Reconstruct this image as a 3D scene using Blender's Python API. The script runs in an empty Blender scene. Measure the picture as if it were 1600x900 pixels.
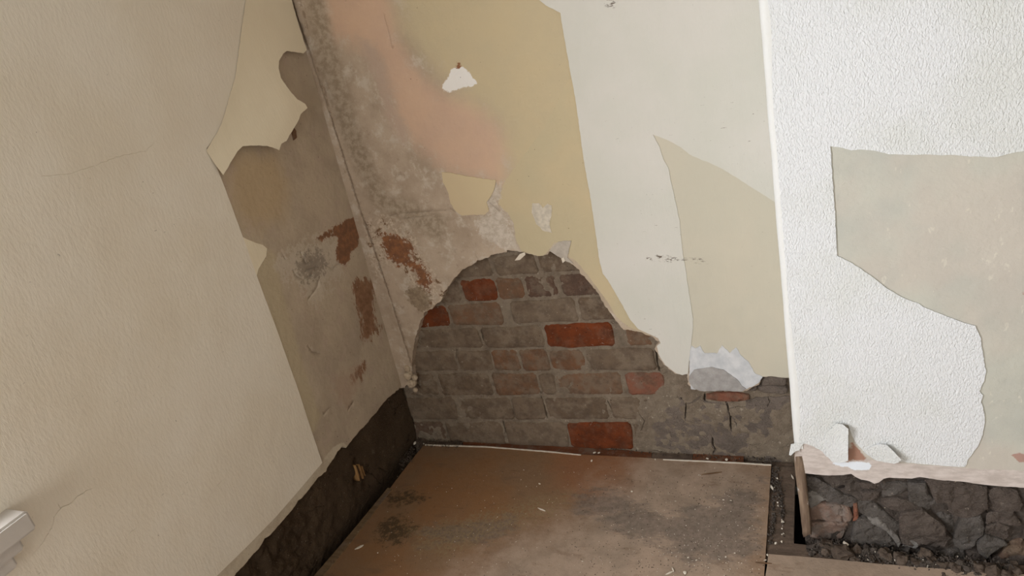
import bpy, bmesh, math, random
import numpy as np
from mathutils import Vector, Matrix
from mathutils.geometry import delaunay_2d_cdt
random.seed(7); rng = np.random.default_rng(7)
C = bpy.context.scene.collection

# ------------------------------------------------------------------ camera
M = np.array([[0.9101132, -0.0449273, -0.4119169],
              [0.3557996, -0.4247681,  0.8324534],
              [-0.2123690, -0.9041867, -0.3706020]])      # camera (right, down, forward) -> world
F = 1113.8
S = 2.42
CAM = np.array([0.54016237, -0.6938415, 0.53941238]) * S
cd = bpy.data.cameras.new('camera'); cam = bpy.data.objects.new('camera', cd); C.objects.link(cam)
cd.sensor_width = 36; cd.lens = 36 * F / 1600; cd.clip_start = .02; cd.clip_end = 100
R3 = Matrix((M[:, 0], -M[:, 1], -M[:, 2])).transposed()
cam.matrix_world = Matrix.Translation(Vector(CAM)) @ R3.to_4x4()
bpy.context.scene.camera = cam

# ------------------------------------------------------------------ light
sc = bpy.context.scene
w = bpy.data.worlds.new('world'); sc.world = w; w.use_nodes = True
bgn = w.node_tree.nodes['Background']; bgn.inputs[0].default_value = (.75, .83, 1, 1); bgn.inputs[1].default_value = 1.0
WIN = dict(y0=-2.5, y1=-1.28, z0=.72, z1=1.72)
ld = bpy.data.lights.new('area_light', 'AREA'); ld.shape = 'RECTANGLE'; ld.size = 1.22; ld.size_y = 1.02
ld.energy = 61; ld.color = (.96, .985, 1.03)
lo = bpy.data.objects.new('window_daylight', ld); C.objects.link(lo)
lo.location = (-.29, (WIN['y0'] + WIN['y1']) / 2, (WIN['z0'] + WIN['z1']) / 2)
lo.rotation_euler = (math.radians(90 - 34), 0, math.radians(-90))        # window light falls in from the sky, slightly downward
l2 = bpy.data.lights.new('area_light', 'AREA'); l2.shape = 'RECTANGLE'; l2.size = 1.2; l2.size_y = 1.3; l2.energy = 23; l2.color = (1.0, .99, .97)
lo2 = bpy.data.objects.new('rear_fill_light', l2); C.objects.link(lo2); lo2.location = (.95, -3.98, 1.1); lo2.rotation_euler = (math.radians(90), 0, 0)  # added frontal fill lamp before the rear wall, which has no window
sc.view_settings.view_transform = 'Standard'; sc.view_settings.look = 'None'
sc.view_settings.exposure = 0.40; sc.view_settings.gamma = 1.0; sc.view_settings.use_curve_mapping = False

# ------------------------------------------------------------------ photo pixel -> real plane
def ray(x, y):
    return M @ np.array([(x - 800) / F, (y - 450) / F, 1.0])
class Plane:
    def __init__(s, o, u, v):
        s.o = np.array(o, float); s.u = np.array(u, float) / np.linalg.norm(u)
        v = np.array(v, float); v = v - s.u * v.dot(s.u); s.v = v / np.linalg.norm(v)
        s.n = np.cross(s.u, s.v)
    def px(s, x, y, h=0.0):
        r = ray(x, y); t = ((s.o + s.n * h) - CAM).dot(s.n) / r.dot(s.n)
        p = CAM + r * t - s.o
        return np.array([p.dot(s.u), p.dot(s.v)])
    def poly(s, pts, h=0.0): return np.array([s.px(x, y, h) for x, y in pts])
    def pt(s, ab, h):
        ab = np.atleast_2d(ab); h = np.broadcast_to(h, (len(ab),))
        return s.o + ab[:, :1] * s.u + ab[:, 1:2] * s.v + h[:, None] * s.n
BACK = Plane((0, 0, 0), (1, 0, 0), (0, 0, 1))
YB = -.267 * 1.1
K0 = BACK.pt(BACK.px(652, 690), 0)[0]; K1 = BACK.pt(BACK.px(456, 0), 0)[0]
LEFT = Plane(K0, (0, 1, 0), K1 - K0)
BREAST = Plane((0, YB, 0), (1, 0, 0), (0, 0, 1))
FLOOR = Plane((0, 0, 0), (1, 0, 0), (0, 1, 0))

# ------------------------------------------------------------------ noise
def _h(ix, iy, s):
    n = (ix.astype(np.int64) * 374761393 + iy.astype(np.int64) * 668265263 + s * 982451653) & 0xffffffff
    n = ((n ^ (n >> 13)) * 1274126177) & 0xffffffff
    return ((n ^ (n >> 16)) & 0xffffff) / float(0xffffff)
def vnoise(p, s=0):
    i = np.floor(p).astype(np.int64); f = p - i; f = f * f * (3 - 2 * f)
    a = _h(i[:, 0], i[:, 1], s); b = _h(i[:, 0] + 1, i[:, 1], s)
    c = _h(i[:, 0], i[:, 1] + 1, s); d = _h(i[:, 0] + 1, i[:, 1] + 1, s)
    return (a + (b - a) * f[:, 0]) * (1 - f[:, 1]) + (c + (d - c) * f[:, 0]) * f[:, 1]
def fbm(p, fr, o=4, s=0):                       # -1..1
    p = np.atleast_2d(p); v = 0; a = 1; t = 0
    for k in range(o):
        v = v + a * vnoise(p * fr + 17.3 * k, s + k); t += a; a *= .5; fr *= 2.03
    return 2 * v / t - 1
def sstep(x, a, b):
    t = np.clip((x - a) / (b - a), 0, 1); return t * t * (3 - 2 * t)
def pdist(q, poly, closed=True):                # distance to a polyline; signed (inside < 0) when closed
    poly = np.asarray(poly, float)
    q = np.atleast_2d(q); n = len(poly); best = np.full(len(q), 1e9); ins = np.zeros(len(q), bool)
    for i in range(n if closed else n - 1):
        a = poly[i]; b = poly[(i + 1) % n]; e = b - a; L = e.dot(e) + 1e-12
        t = np.clip(((q - a) @ e) / L, 0, 1); d = np.hypot(*(q - a - t[:, None] * e).T); best = np.minimum(best, d)
        if closed:
            c = (a[1] > q[:, 1]) != (b[1] > q[:, 1])
            with np.errstate(divide='ignore', invalid='ignore'):
                xx = (b[0] - a[0]) * (q[:, 1] - a[1]) / (b[1] - a[1] + 1e-15) + a[0]
            ins ^= c & (q[:, 0] < xx)
    return np.where(ins, -best, best) if closed else best
def area2(p): x, y = p[:, 0], p[:, 1]; return (x * np.roll(y, -1) - y * np.roll(x, -1)).sum() / 2
def densify(poly, step, jag=0, fr=60, seed=0, closed=True, flags=None):
    out = []; n = len(poly)
    for i in range(n if closed else n - 1):
        a = poly[i]; b = poly[(i + 1) % n]; k = max(1, int(np.linalg.norm(b - a) / step))
        for j in range(k): out.append(a + (b - a) * j / k)
    if not closed: out.append(poly[-1])
    out = np.array(out)
    if jag:
        out = out + jag * np.stack([fbm(out, fr, 4, seed), fbm(out, fr, 4, seed + 50)], 1)
    return out
def chaikin(p, it=1, closed=True):
    for _ in range(it):
        q = np.roll(p, -1, 0); p = np.stack([p * .75 + q * .25, p * .25 + q * .75], 1).reshape(-1, 2)
    return p

# ------------------------------------------------------------------ object making
def mesh_obj(name, V, Fc, mat, parent=None, smooth=False, attrs=None, center=True):
    V = np.array(V, float); c = V.mean(0) if center else np.zeros(3)
    me = bpy.data.meshes.new(name); me.from_pydata((V - c).tolist(), [], Fc if isinstance(Fc, list) else Fc.tolist())
    if smooth: me.polygons.foreach_set('use_smooth', [True] * len(me.polygons))
    for k, a in (attrs or {}).items():
        at = me.attributes.new(k, 'FLOAT', 'POINT'); at.data.foreach_set('value', np.array(a, np.float32))
    me.materials.append(mat); me.update()
    o = bpy.data.objects.new(name, me); C.objects.link(o); o.location = c
    if parent is not None:
        o.parent = parent; o.location = Vector(c) - parent_loc(parent)
    return o
def parent_loc(p):
    v = Vector((0, 0, 0))
    while p is not None: v = v + p.location; p = p.parent
    return v
def empty(name, loc=(0, 0, 0)):
    o = bpy.data.objects.new(name, None); C.objects.link(o); o.location = loc; return o
def tag(o, label=None, cat=None, group=None, kind=None):
    if label: o['label'] = label
    if cat: o['category'] = cat
    if group: o['group'] = group
    if kind: o['kind'] = kind
    return o

def sheet(name, P, outline, mat, parent, h=0., th=.001, res=.01, jag=0, jfr=80, step=None, disp=None, cracks=(),
          sds=None, smooth=False, solid=False, seed=0, rim=None, raw=False):
    """a layer lying on plane P, its outline torn and its surface displaced; outline given in photo pixels unless raw"""
    poly = np.array(outline, float) if raw else P.poly(outline, h)
    if area2(poly) < 0: poly = poly[::-1]
    B = densify(poly, step or res, jag, jfr, seed)
    lo_, hi_ = B.min(0), B.max(0)
    gx, gy = np.meshgrid(np.arange(lo_[0], hi_[0], res), np.arange(lo_[1], hi_[1], res))
    G = np.stack([gx.ravel(), gy.ravel()], 1); G = G + rng.uniform(-.3, .3, G.shape) * res
    G = G[pdist(G, B) < -.45 * min(res, step or res)]
    pts = [B]; cl = []
    for (cp, cw, cdp) in cracks:
        c = P.poly(cp, h); c = densify(c, .004, .0022, 150, seed + 3, closed=False)
        t = np.gradient(c, axis=0); t /= np.linalg.norm(t, axis=1)[:, None] + 1e-9; nn = np.stack([-t[:, 1], t[:, 0]], 1)
        ww = cw * (.6 + .8 * vnoise(c * 90, seed))[:, None]; ww[0] *= .3; ww[-1] *= .3
        keep = pdist(c, B) < -.004
        cl.append((c[keep], cdp, ww[keep, 0]))
        if keep.sum(): G = G[pdist(G, c, False) > cw * 1.3]
        pts += [(c - nn * ww)[keep], (c + nn * ww)[keep], c[keep]]
    pts.append(G); A = np.concatenate(pts); nb = len(B)
    vs, es, fs, *_ = delaunay_2d_cdt([Vector(p) for p in A], [(i, (i + 1) % nb) for i in range(nb)], [], 1, 1e-7)
    A = np.array([tuple(v) for v in vs]); T = np.array(fs, int)
    ar = np.cross(A[T[:, 1]] - A[T[:, 0]], A[T[:, 2]] - A[T[:, 0]]); T[ar < 0] = T[ar < 0][:, ::-1]
    H = np.full(len(A), h, float)
    D = -pdist(A, B)
    if disp is not None: H = H + disp(A, D)
    if rim: H = H - rim[1] * (1 - sstep(D, 0, rim[0]))
    for c, cdp, ww in cl:
        if len(c):
            d = np.min(np.hypot(A[:, None, 0] - c[None, :, 0], A[:, None, 1] - c[None, :, 1]), 1) if len(A) * len(c) < 3e7 else pdist(A, c, False)
            H = H - cdp * (d < 1e-5)
    F3 = P.pt(A, H); n = len(A)
    E = np.concatenate([T[:, [0, 1]], T[:, [1, 2]], T[:, [2, 0]]]); key = set(map(tuple, E.tolist()))
    bd = [(a, b) for a, b in key if (b, a) not in key]
    faces = T.tolist(); att = {}
    if solid:
        V = np.concatenate([F3, P.pt(A, H - th)]); faces += (T[:, ::-1] + n).tolist()
        AA = np.concatenate([A, A]); k = 2 * n; bi = sorted({i for e in bd for i in e}); mp = {i: k + j for j, i in enumerate(bi)}; nbi = len(bi)
        V = np.concatenate([V, F3[bi], V[n:2 * n][bi]]); AA = np.concatenate([AA, A[bi], A[bi]])
        faces += [(mp[b], mp[a], mp[a] + nbi, mp[b] + nbi) for a, b in bd]
    else:
        bi = sorted({i for e in bd for i in e}); mp = {i: n + k for k, i in enumerate(bi)}; nbi = len(bi)
        V = np.concatenate([F3, F3[bi], P.pt(A[bi], (H[bi] if disp is None and not rim else np.minimum(H[bi], h)) - th)])
        faces += [(mp[b], mp[a], mp[a] + nbi, mp[b] + nbi) for a, b in bd]; AA = np.concatenate([A, A[bi], A[bi]])
    for k, f in (sds or {}).items(): att[k] = f(AA)
    return mesh_obj(name, V, faces, mat, parent, smooth, att)

def slab(name, P, poly, mat, parent, h, th, bev, rough, seed, step=.016, jag=.0015, tilt=(0, 0), chk=1, bulge=0, gs=None, crag=0):
    """a brick or a stone: irregular outline, worn arris, uneven face (poly in plane coordinates)"""
    poly = np.array(poly)
    if area2(poly) < 0: poly = poly[::-1]
    B = densify(chaikin(poly, chk), step, jag, 55, seed); c = B.mean(0); r = np.abs(B - c).mean()
    inset = c + (B - c) * (1 - min(.5, bev / r)); mid = c + (B - c) * (1 - min(.35, bev / r * .35))
    lo_, hi_ = B.min(0), B.max(0); g = gs or max(.011, (hi_ - lo_).max() / 9)
    gx, gy = np.meshgrid(np.arange(lo_[0], hi_[0], g), np.arange(lo_[1], hi_[1], g)); G = np.stack([gx.ravel(), gy.ravel()], 1)
    G = G + rng.uniform(-.3, .3, G.shape) * g; G = G[pdist(G, inset) < -.35 * g]
    A = np.concatenate([B, mid, inset, G]); nb = len(B)
    vs, es, fs, *_ = delaunay_2d_cdt([Vector(p) for p in A], [(i, (i + 1) % nb) for i in range(nb)], [], 1, 1e-7)
    A = np.array([tuple(v) for v in vs]); T = np.array(fs, int)
    ar = np.cross(A[T[:, 1]] - A[T[:, 0]], A[T[:, 2]] - A[T[:, 0]]); T[ar < 0] = T[ar < 0][:, ::-1]
    D = -pdist(A, B); x = np.clip(D / bev, 0, 1)
    H = h - bev * .8 * (1 - np.sqrt(1 - (1 - x) ** 2)) + rough * fbm(A, 45, 3, seed) * x + (A - c) @ np.array(tilt) + bulge * np.clip(D / r, 0, 1)
    if crag:
        st_ = fbm(A, 30, 4, seed + 7); H = H + crag * (np.floor(st_ * 3.5) / 3.5) - crag * .8 * (1 - np.clip(np.abs(fbm(A, 16, 3, seed + 9)) * 9, 0, 1))
    n = len(A); F3 = P.pt(A, H)
    E = np.concatenate([T[:, [0, 1]], T[:, [1, 2]], T[:, [2, 0]]]); key = set(map(tuple, E.tolist()))
    bd = [(a, b) for a, b in key if (b, a) not in key]; bi = sorted({i for e in bd for i in e}); mp = {i: n + k for k, i in enumerate(bi)}
    V = np.concatenate([F3, P.pt(A[bi], h - th)]); faces = T.tolist() + [(b, a, mp[a], mp[b]) for a, b in bd]
    return mesh_obj(name, V, faces, mat, parent, not crag)

def box(name, x0, x1, y0, y1, z0, z1, mat, parent=None, bevel=0):
    bm = bmesh.new(); bmesh.ops.create_cube(bm, size=1)
    for v in bm.verts: v.co = Vector(((v.co.x) * (x1 - x0), v.co.y * (y1 - y0), v.co.z * (z1 - z0)))
    if bevel: bmesh.ops.bevel(bm, geom=list(bm.edges), offset=bevel, segments=2, affect='EDGES')
    me = bpy.data.meshes.new(name); bm.to_mesh(me); bm.free(); me.materials.append(mat)
    o = bpy.data.objects.new(name, me); C.objects.link(o); c = Vector(((x0 + x1) / 2, (y0 + y1) / 2, (z0 + z1) / 2))
    o.location = c
    if parent is not None: o.parent = parent; o.location = c - parent_loc(parent)
    return o

# ------------------------------------------------------------------ materials
def lin(c):
    c = [x / 255 for x in c]; return tuple(x / 12.92 if x <= .04045 else ((x + .055) / 1.055) ** 2.4 for x in c) + (1,)
class Mat:
    def __init__(s, name, rough=.85, spec=.25):
        s.m = bpy.data.materials.new(name); s.m.use_nodes = True; s.t = s.m.node_tree; s.b = s.t.nodes['Principled BSDF']
        s.b.inputs['Roughness'].default_value = rough; s.b.inputs['Specular IOR Level'].default_value = spec
        s.geo = s.t.nodes.new('ShaderNodeNewGeometry'); s.pos = s.geo.outputs['Position']; s.bump_h = None
    def N(s, k): return s.t.nodes.new(k)
    def L(s, a, b): s.t.links.new(a, b)
    def inp(s, sock, v):
        if isinstance(v, bpy.types.NodeSocket): s.L(v, sock)
        elif isinstance(v, (tuple, list)) and len(v) == 3 and max(v) > 1.5: sock.default_value = lin(v)
        else: sock.default_value = v
    def noise(s, scale, detail=4, rough=.55, stretch=None, off=(0, 0, 0), dist=0, rot=None):
        p = s.pos
        if stretch or off != (0, 0, 0) or rot:
            mp = s.N('ShaderNodeMapping'); s.L(s.pos, mp.inputs[0]); mp.inputs['Location'].default_value = off
            if rot: mp.inputs['Rotation'].default_value = rot
            if stretch: mp.inputs['Scale'].default_value = stretch
            p = mp.outputs[0]
        n = s.N('ShaderNodeTexNoise'); s.L(p, n.inputs['Vector']); n.inputs['Scale'].default_value = scale
        n.inputs['Detail'].default_value = detail; n.inputs['Roughness'].default_value = rough; n.inputs['Distortion'].default_value = dist
        return n.outputs['Fac']
    def rng(s, f, a, b, c=0, d=1, smooth=True):
        n = s.N('ShaderNodeMapRange'); n.clamp = True
        if smooth: n.interpolation_type = 'SMOOTHSTEP'
        s.inp(n.inputs[0], f)
        for i, v in enumerate((a, b, c, d)): s.inp(n.inputs[i + 1], v)
        return n.outputs[0]
    def math(s, op, a, b=0):
        n = s.N('ShaderNodeMath'); n.operation = op; s.inp(n.inputs[0], a); s.inp(n.inputs[1], b); return n.outputs[0]
    def mix(s, f, a, b):
        n = s.N('ShaderNodeMix'); n.data_type = 'RGBA'; s.inp(n.inputs[0], f); s.inp(n.inputs[6], a); s.inp(n.inputs[7], b); return n.outputs[2]
    def attr(s, name):
        n = s.N('ShaderNodeAttribute'); n.attribute_name = name; return n.outputs['Fac']
    def mask(s, name, nz, amp, soft):           # inside of a stain, its edge broken by noise
        d = s.math('ADD', s.attr(name), s.math('MULTIPLY', s.math('SUBTRACT', nz, .5), amp))
        return s.rng(d, soft, -soft)
    def bump(s, h, dist, strength=1.0):
        n = s.N('ShaderNodeBump'); s.L(h, n.inputs['Height']); n.inputs['Distance'].default_value = dist; n.inputs['Strength'].default_value = strength
        if s.bump_h is not None: s.L(s.bump_h, n.inputs['Normal'])
        s.bump_h = n.outputs[0]; s.L(n.outputs[0], s.b.inputs['Normal'])
    def col(s, c): s.inp(s.b.inputs['Base Color'], c); return s.m

def emboss(m, scale=330, dist=.0026, rot=.6, st=(1.0, 1.0, .55)):
    n = m.noise(scale, 1.5, .5, stretch=st, rot=(0, rot, 0), dist=.7)
    m.bump(n, dist)
def m_white_paper():
    m = Mat('white embossed wallpaper', .75)
    c = m.mix(m.rng(m.noise(5, 3), .4, .65), (219, 221, 222), (212, 214, 211))
    emboss(m); return m.col(c)
def m_smooth_white():
    m = Mat('smooth white paper', .7); m.bump(m.noise(300, 2), .0005)
    return m.col(m.mix(m.noise(30, 3), (222, 223, 221), (216, 216, 211)))
def m_cream(name, a, b, grain=.0006, st=(1, 1, .35), dirt=True, specks=(110, 95, 80), marks=False):
    m = Mat(name, .8)
    c = m.mix(m.rng(m.noise(3.5, 4), .35, .65), a, b)
    if dirt:
        c = m.mix(m.math('MULTIPLY', m.rng(m.noise(60, 4, .6, stretch=(1, 1, 4)), .68, .74), m.rng(m.noise(4, 2), .45, .7)), c, specks)
        c = m.mix(m.math('MULTIPLY', m.rng(m.noise(120, 3, .6), .735, .775), .6), c, specks)
    if marks: c = m.mix(m.math('MULTIPLY', m.rng(m.attr('marks'), .004, -.004), m.rng(m.noise(110, 5, .75, stretch=(.6, 1, 1.6), off=(6, 6, 6)), .53, .58)), c, (112, 101, 90))
    m.bump(m.noise(160, 3, .6, stretch=st), grain); m.bump(m.noise(9, 2), .004)
    return m.col(c)
def m_plain(name, a, b, sc=20, rough=.85, grain=.001, gs=150, spec=.25):
    m = Mat(name, rough, spec); c = m.mix(m.rng(m.noise(sc, 5, .6), .3, .7), a, b); m.bump(m.noise(gs, 4, .6), grain); return m.col(c)
def m_brick(name, a, b, dust, amt):
    m = Mat(name, .95, .15)
    oi = m.N('ShaderNodeObjectInfo').outputs['Random']
    c = m.mix(m.rng(m.noise(30, 5, .65), .3, .7), a, b)
    c = m.mix(m.math('MULTIPLY', oi, .35), c, dust)
    d = m.rng(m.noise(22, 6, .7, off=(3, 1, 5)), .62 - amt * .35, .75 - amt * .3)
    c = m.mix(m.math('MULTIPLY', d, .75), c, dust)
    c = m.mix(m.rng(m.noise(110, 4, .7), .64, .72), c, (170, 155, 138))
    c = m.mix(m.rng(m.noise(90, 4, .7, off=(9, 2, 1)), .66, .72), c, (45, 33, 26))
    c = m.mix(m.math('MULTIPLY', m.rng(m.noise(16, 7, .72, off=(2, 8, 3)), .46, .64), .62 * (1 - .55 * (amt < .15))), c, m.mix(m.rng(m.noise(60, 5, .7), .4, .6), (128, 110, 92), (100, 84, 70)))
    m.bump(m.noise(70, 7, .72), .007); m.bump(m.noise(260, 4, .7), .002); return m.col(c)
def m_earth(name, a, b, pale, dark, sc=25, spec=.15, grime=False, bd=.005):
    m = Mat(name, .97, spec)
    c = m.mix(m.rng(m.noise(sc, 6, .65), .32, .68), a, b)
    c = m.mix(m.rng(m.noise(sc * 2.3, 6, .7, off=(5, 3, 2)), .60, .72), c, pale)
    c = m.mix(m.rng(m.noise(sc * 1.6, 6, .7, off=(1, 7, 3)), .60, .72), c, dark)
    if grime: c = m.mix(m.math('MULTIPLY', m.rng(m.noise(16, 7, .72, off=(2, 8, 3)), .46, .64), .35), c, m.mix(m.rng(m.noise(60, 5, .7), .4, .6), (128, 110, 92), (100, 84, 70)))
    c = m.mix(m.rng(m.noise(210, 2, .6), .70, .75), c, (190, 175, 155))
    m.bump(m.noise(60, 7, .7), bd); m.bump(m.noise(240, 4, .7), .002); return m.col(c)

MT = {}
MT['white_paper'] = m_white_paper(); MT['smooth_white'] = m_smooth_white()
MT['left_paper'] = m_cream('left wall paper', (234, 226, 211), (229, 219, 201), .0011, (1, 1, .4))
MT['flap_paper'] = m_cream('loose paper strip', (236, 225, 200), (230, 218, 192), .0005, dirt=False)
MT['cream'] = m_cream('cream paper', (210, 206, 197), (204, 202, 191), .0007, marks=True)
MT['paper_back'] = m_plain('bare paper', (222, 212, 195), (210, 198, 180))
MT['gable'] = m_plain('old white paint', (225, 224, 220), (212, 210, 205))
MT['brick_red'] = m_brick('bright red brick', (134, 66, 34), (98, 50, 28), (104, 74, 54), .10)
MT['brick_brown'] = m_brick('brown brick', (132, 94, 68), (112, 84, 64), (134, 116, 98), .55)
MT['brick_grey'] = m_brick('dusty grey brick', (122, 103, 84), (102, 87, 73), (142, 126, 108), .5)
MT['brick_dark'] = m_brick('dark brick', (108, 82, 68), (90, 72, 62), (126, 110, 94), .45)
MT['mortar'] = m_earth('lime mortar', (152, 138, 120), (132, 118, 102), (196, 184, 166), (104, 90, 76), 30, grime=True)
MT['mud'] = m_earth('old muddy render', (148, 134, 122), (126, 114, 104), (168, 156, 144), (94, 82, 72), 18, bd=.009)
MT['left_render'] = m_earth('dark damp render', (104, 86, 67), (88, 71, 54), (122, 104, 84), (54, 40, 28), 11, bd=.011)
MT['rubble_bed'] = m_earth('dark earth mortar', (98, 89, 82), (78, 70, 64), (132, 120, 108), (50, 43, 38), 30)
MT['stone_grey'] = m_earth('grey rubble stone', (126, 119, 113), (106, 99, 92), (158, 151, 143), (72, 64, 58), 26, bd=.010)
MT['stone_brown'] = m_earth('brown rubble stone', (122, 110, 101), (102, 91, 83), (150, 138, 127), (68, 59, 53), 26, bd=.010)
MT['stone_pale'] = m_earth('pale broken stone', (150, 146, 140), (126, 120, 114), (172, 168, 162), (92, 86, 80), 24)
MT['brick_rubble'] = m_brick('rubble brick', (146, 122, 108), (126, 104, 92), (134, 124, 116), .5)
MT['wood_old'] = m_plain('old grey timber', (120, 92, 66), (78, 58, 44), 12)
MT['void'] = m_plain('dark void', (34, 28, 24), (26, 22, 20))
MT['white_paint'] = m_plain('white gloss paint', (206, 200, 193), (198, 192, 185), 10, .6, .0002)
MT['filler'] = m_plain('white filler', (212, 212, 212), (190, 192, 194), 30)
MT['grey_plaster'] = m_plain('grey plaster patch', (190, 180, 166), (168, 158, 146), 40)
MT['cement'] = m_plain('grey cement patch', (172, 168, 164), (152, 148, 144), 40, .95, .002)
MT['lump'] = m_plain('plaster lump', (200, 184, 160), (160, 140, 118), 50, .95, .003, 120)
MT['chip_white'] = m_plain('white chip', (226, 218, 204), (205, 194, 176), 60)
MT['debris_dark'] = m_plain('dark rubble', (92, 84, 77), (62, 55, 50), 60, .97, .003, 120, .1)
MT['debris_mid'] = m_plain('brown rubble', (96, 84, 74), (70, 60, 52), 60, .97, .003, 120, .1)

# plaster of the back wall: one finish with the stains and coats it has
PX = lambda P, *a: P.poly(a)
def sd(P, pts):
    q = P.poly(pts); return lambda A: pdist(A, q)
def sdl(P, *lines):
    qs = [P.poly(l) for l in lines]; return lambda A: np.min([pdist(A, q, False) for q in qs], 0)
def m_back_plaster():
    m = Mat('back wall plaster', .88)
    big = m.noise(7, 6, .62); fine = m.noise(55, 6, .7); mid = m.noise(18, 6, .68, off=(2, 4, 1))
    c = m.mix(m.rng(big, .35, .65), (186, 168, 148), (166, 148, 128))
    c = m.mix(m.rng(mid, .5, .66), c, (196, 184, 168))
    c = m.mix(m.math('MULTIPLY', m.rng(m.noise(30, 6, .75, off=(7, 7, 7)), .56, .70), .6), c, (140, 122, 104))
    # salmon plaster blush
    c = m.mix(m.math('MULTIPLY', m.mask('pink', mid, .09, .035), .95), c, m.mix(m.rng(big, .3, .7), (206, 174, 148), (198, 168, 146)))
    c = m.mix(m.mask('pink_edge', fine, .05, .02), c, (184, 162, 144))
    c = m.mix(m.math('MULTIPLY', m.mask('ochre_soft', mid, .10, .05), 1.0), c, m.mix(m.rng(big, .3, .7), (197, 180, 146), (192, 177, 146)))
    oc = m.mix(m.rng(m.noise(4, 3), .4, .6), (197, 180, 146), (192, 178, 146))
    c = m.mix(m.mask('ochre', fine, .012, .0012), c, oc)
    c = m.mix(m.mask('grey_stain', mid, .06, .02), c, m.mix(m.rng(fine, .4, .6), (150, 134, 114), (176, 160, 140)))
    sp = m.math('MULTIPLY', m.mask('scuff', mid, .10, .02), m.rng(m.noise(26, 7, .75, stretch=(1.3, 1, .8), off=(3, 8, 1)), .54, .66))
    c = m.mix(m.math('MULTIPLY', sp, .55), c, (206, 196, 180))
    c = m.mix(m.math('MULTIPLY', m.mask('rust_zone', mid, .05, .01), m.rng(m.noise(60, 8, .8, off=(4, 4, 4)), .51, .54)), c, (200, 184, 164))
    c = m.mix(m.math('MULTIPLY', m.mask('rust_zone', mid, .04, .01), m.rng(m.noise(38, 7, .75, off=(1, 9, 4)), .56, .575)), c, (122, 96, 72))
    c = m.mix(m.mask('rust', m.noise(60, 8, .82), .17, .0012), c, m.mix(m.rng(fine, .35, .6), (150, 102, 68), (120, 84, 62)))
    c = m.mix(m.math('MULTIPLY', m.mask('olive', m.noise(60, 8, .8), .09, .004), .85), c, m.mix(m.rng(fine, .4, .6), (150, 132, 108), (124, 106, 86)))
    c = m.mix(m.math('MULTIPLY', m.mask('pale', m.noise(60, 8, .8), .09, .004), .7), c, m.mix(m.rng(fine, .4, .6), (212, 202, 188), (186, 174, 158)))
    c = m.mix(m.mask('white', m.noise(90, 6, .75), .02, .0012), c, (232, 228, 222))
    c = m.mix(m.mask('brownbit', fine, .01, .0008), c, (140, 96, 66))
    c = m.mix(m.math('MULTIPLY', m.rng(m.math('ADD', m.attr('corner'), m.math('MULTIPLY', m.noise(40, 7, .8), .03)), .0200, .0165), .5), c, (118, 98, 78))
    c = m.mix(m.rng(m.noise(160, 2, .5, off=(3, 3, 3)), .73, .77), c, (92, 76, 62))
    m.bump(m.noise(70, 6, .7), .0016); m.bump(m.noise(12, 3), .006); return m.col(c)
def m_left_plaster():
    m = Mat('left wall plaster', .88)
    big = m.noise(7, 6, .62, off=(4, 1, 3)); fine = m.noise(55, 6, .7); mid = m.noise(18, 6, .68, off=(2, 4, 1))
    c = m.mix(m.rng(big, .35, .65), (188, 172, 150), (174, 158, 138))
    c = m.mix(m.math('MULTIPLY', m.rng(mid, .5, .68), .6), c, (184, 164, 148))
    c = m.mix(m.math('MULTIPLY', m.mask('ochre', mid, .08, .04), .9), c, (184, 162, 130))
    c = m.mix(m.math('MULTIPLY', m.mask('strip', fine, .012, .002), .8), c, m.mix(m.rng(mid, .4, .6), (206, 194, 172), (188, 174, 152)))
    c = m.mix(m.math('MULTIPLY', m.mask('olive', fine, .03, .012), .8), c, (188, 173, 144))
    c = m.mix(m.math('MULTIPLY', m.mask('pale', m.noise(30, 8, .8), .25, .008), .7), c, (196, 184, 166))
    c = m.mix(m.mask('brown', m.noise(85, 8, .8), .045, .0010), c, m.mix(m.rng(fine, .35, .6), (148, 104, 74), (124, 90, 68)))
    c = m.mix(m.mask('brown_soft', m.noise(70, 8, .82, stretch=(1, 1, .35)), .15, .0015), c, m.mix(m.rng(fine, .35, .65), (150, 114, 88), (126, 94, 70)))
    c = m.mix(m.math('MULTIPLY', m.mask('pinkish', m.noise(60, 7, .8), .12, .02), .5), c, (172, 146, 126))
    c = m.mix(m.math('MULTIPLY', m.mask('grey', m.noise(75, 8, .85), .30, .0015), .7), c, (128, 116, 104))
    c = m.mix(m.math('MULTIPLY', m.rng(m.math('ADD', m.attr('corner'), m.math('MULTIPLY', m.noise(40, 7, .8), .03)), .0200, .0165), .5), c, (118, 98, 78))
    c = m.mix(m.rng(m.noise(160, 2, .5, off=(3, 3, 3)), .73, .77), c, (92, 76, 62))
    m.bump(m.noise(70, 6, .7), .0016); m.bump(m.noise(12, 3), .006); return m.col(c)
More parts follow.
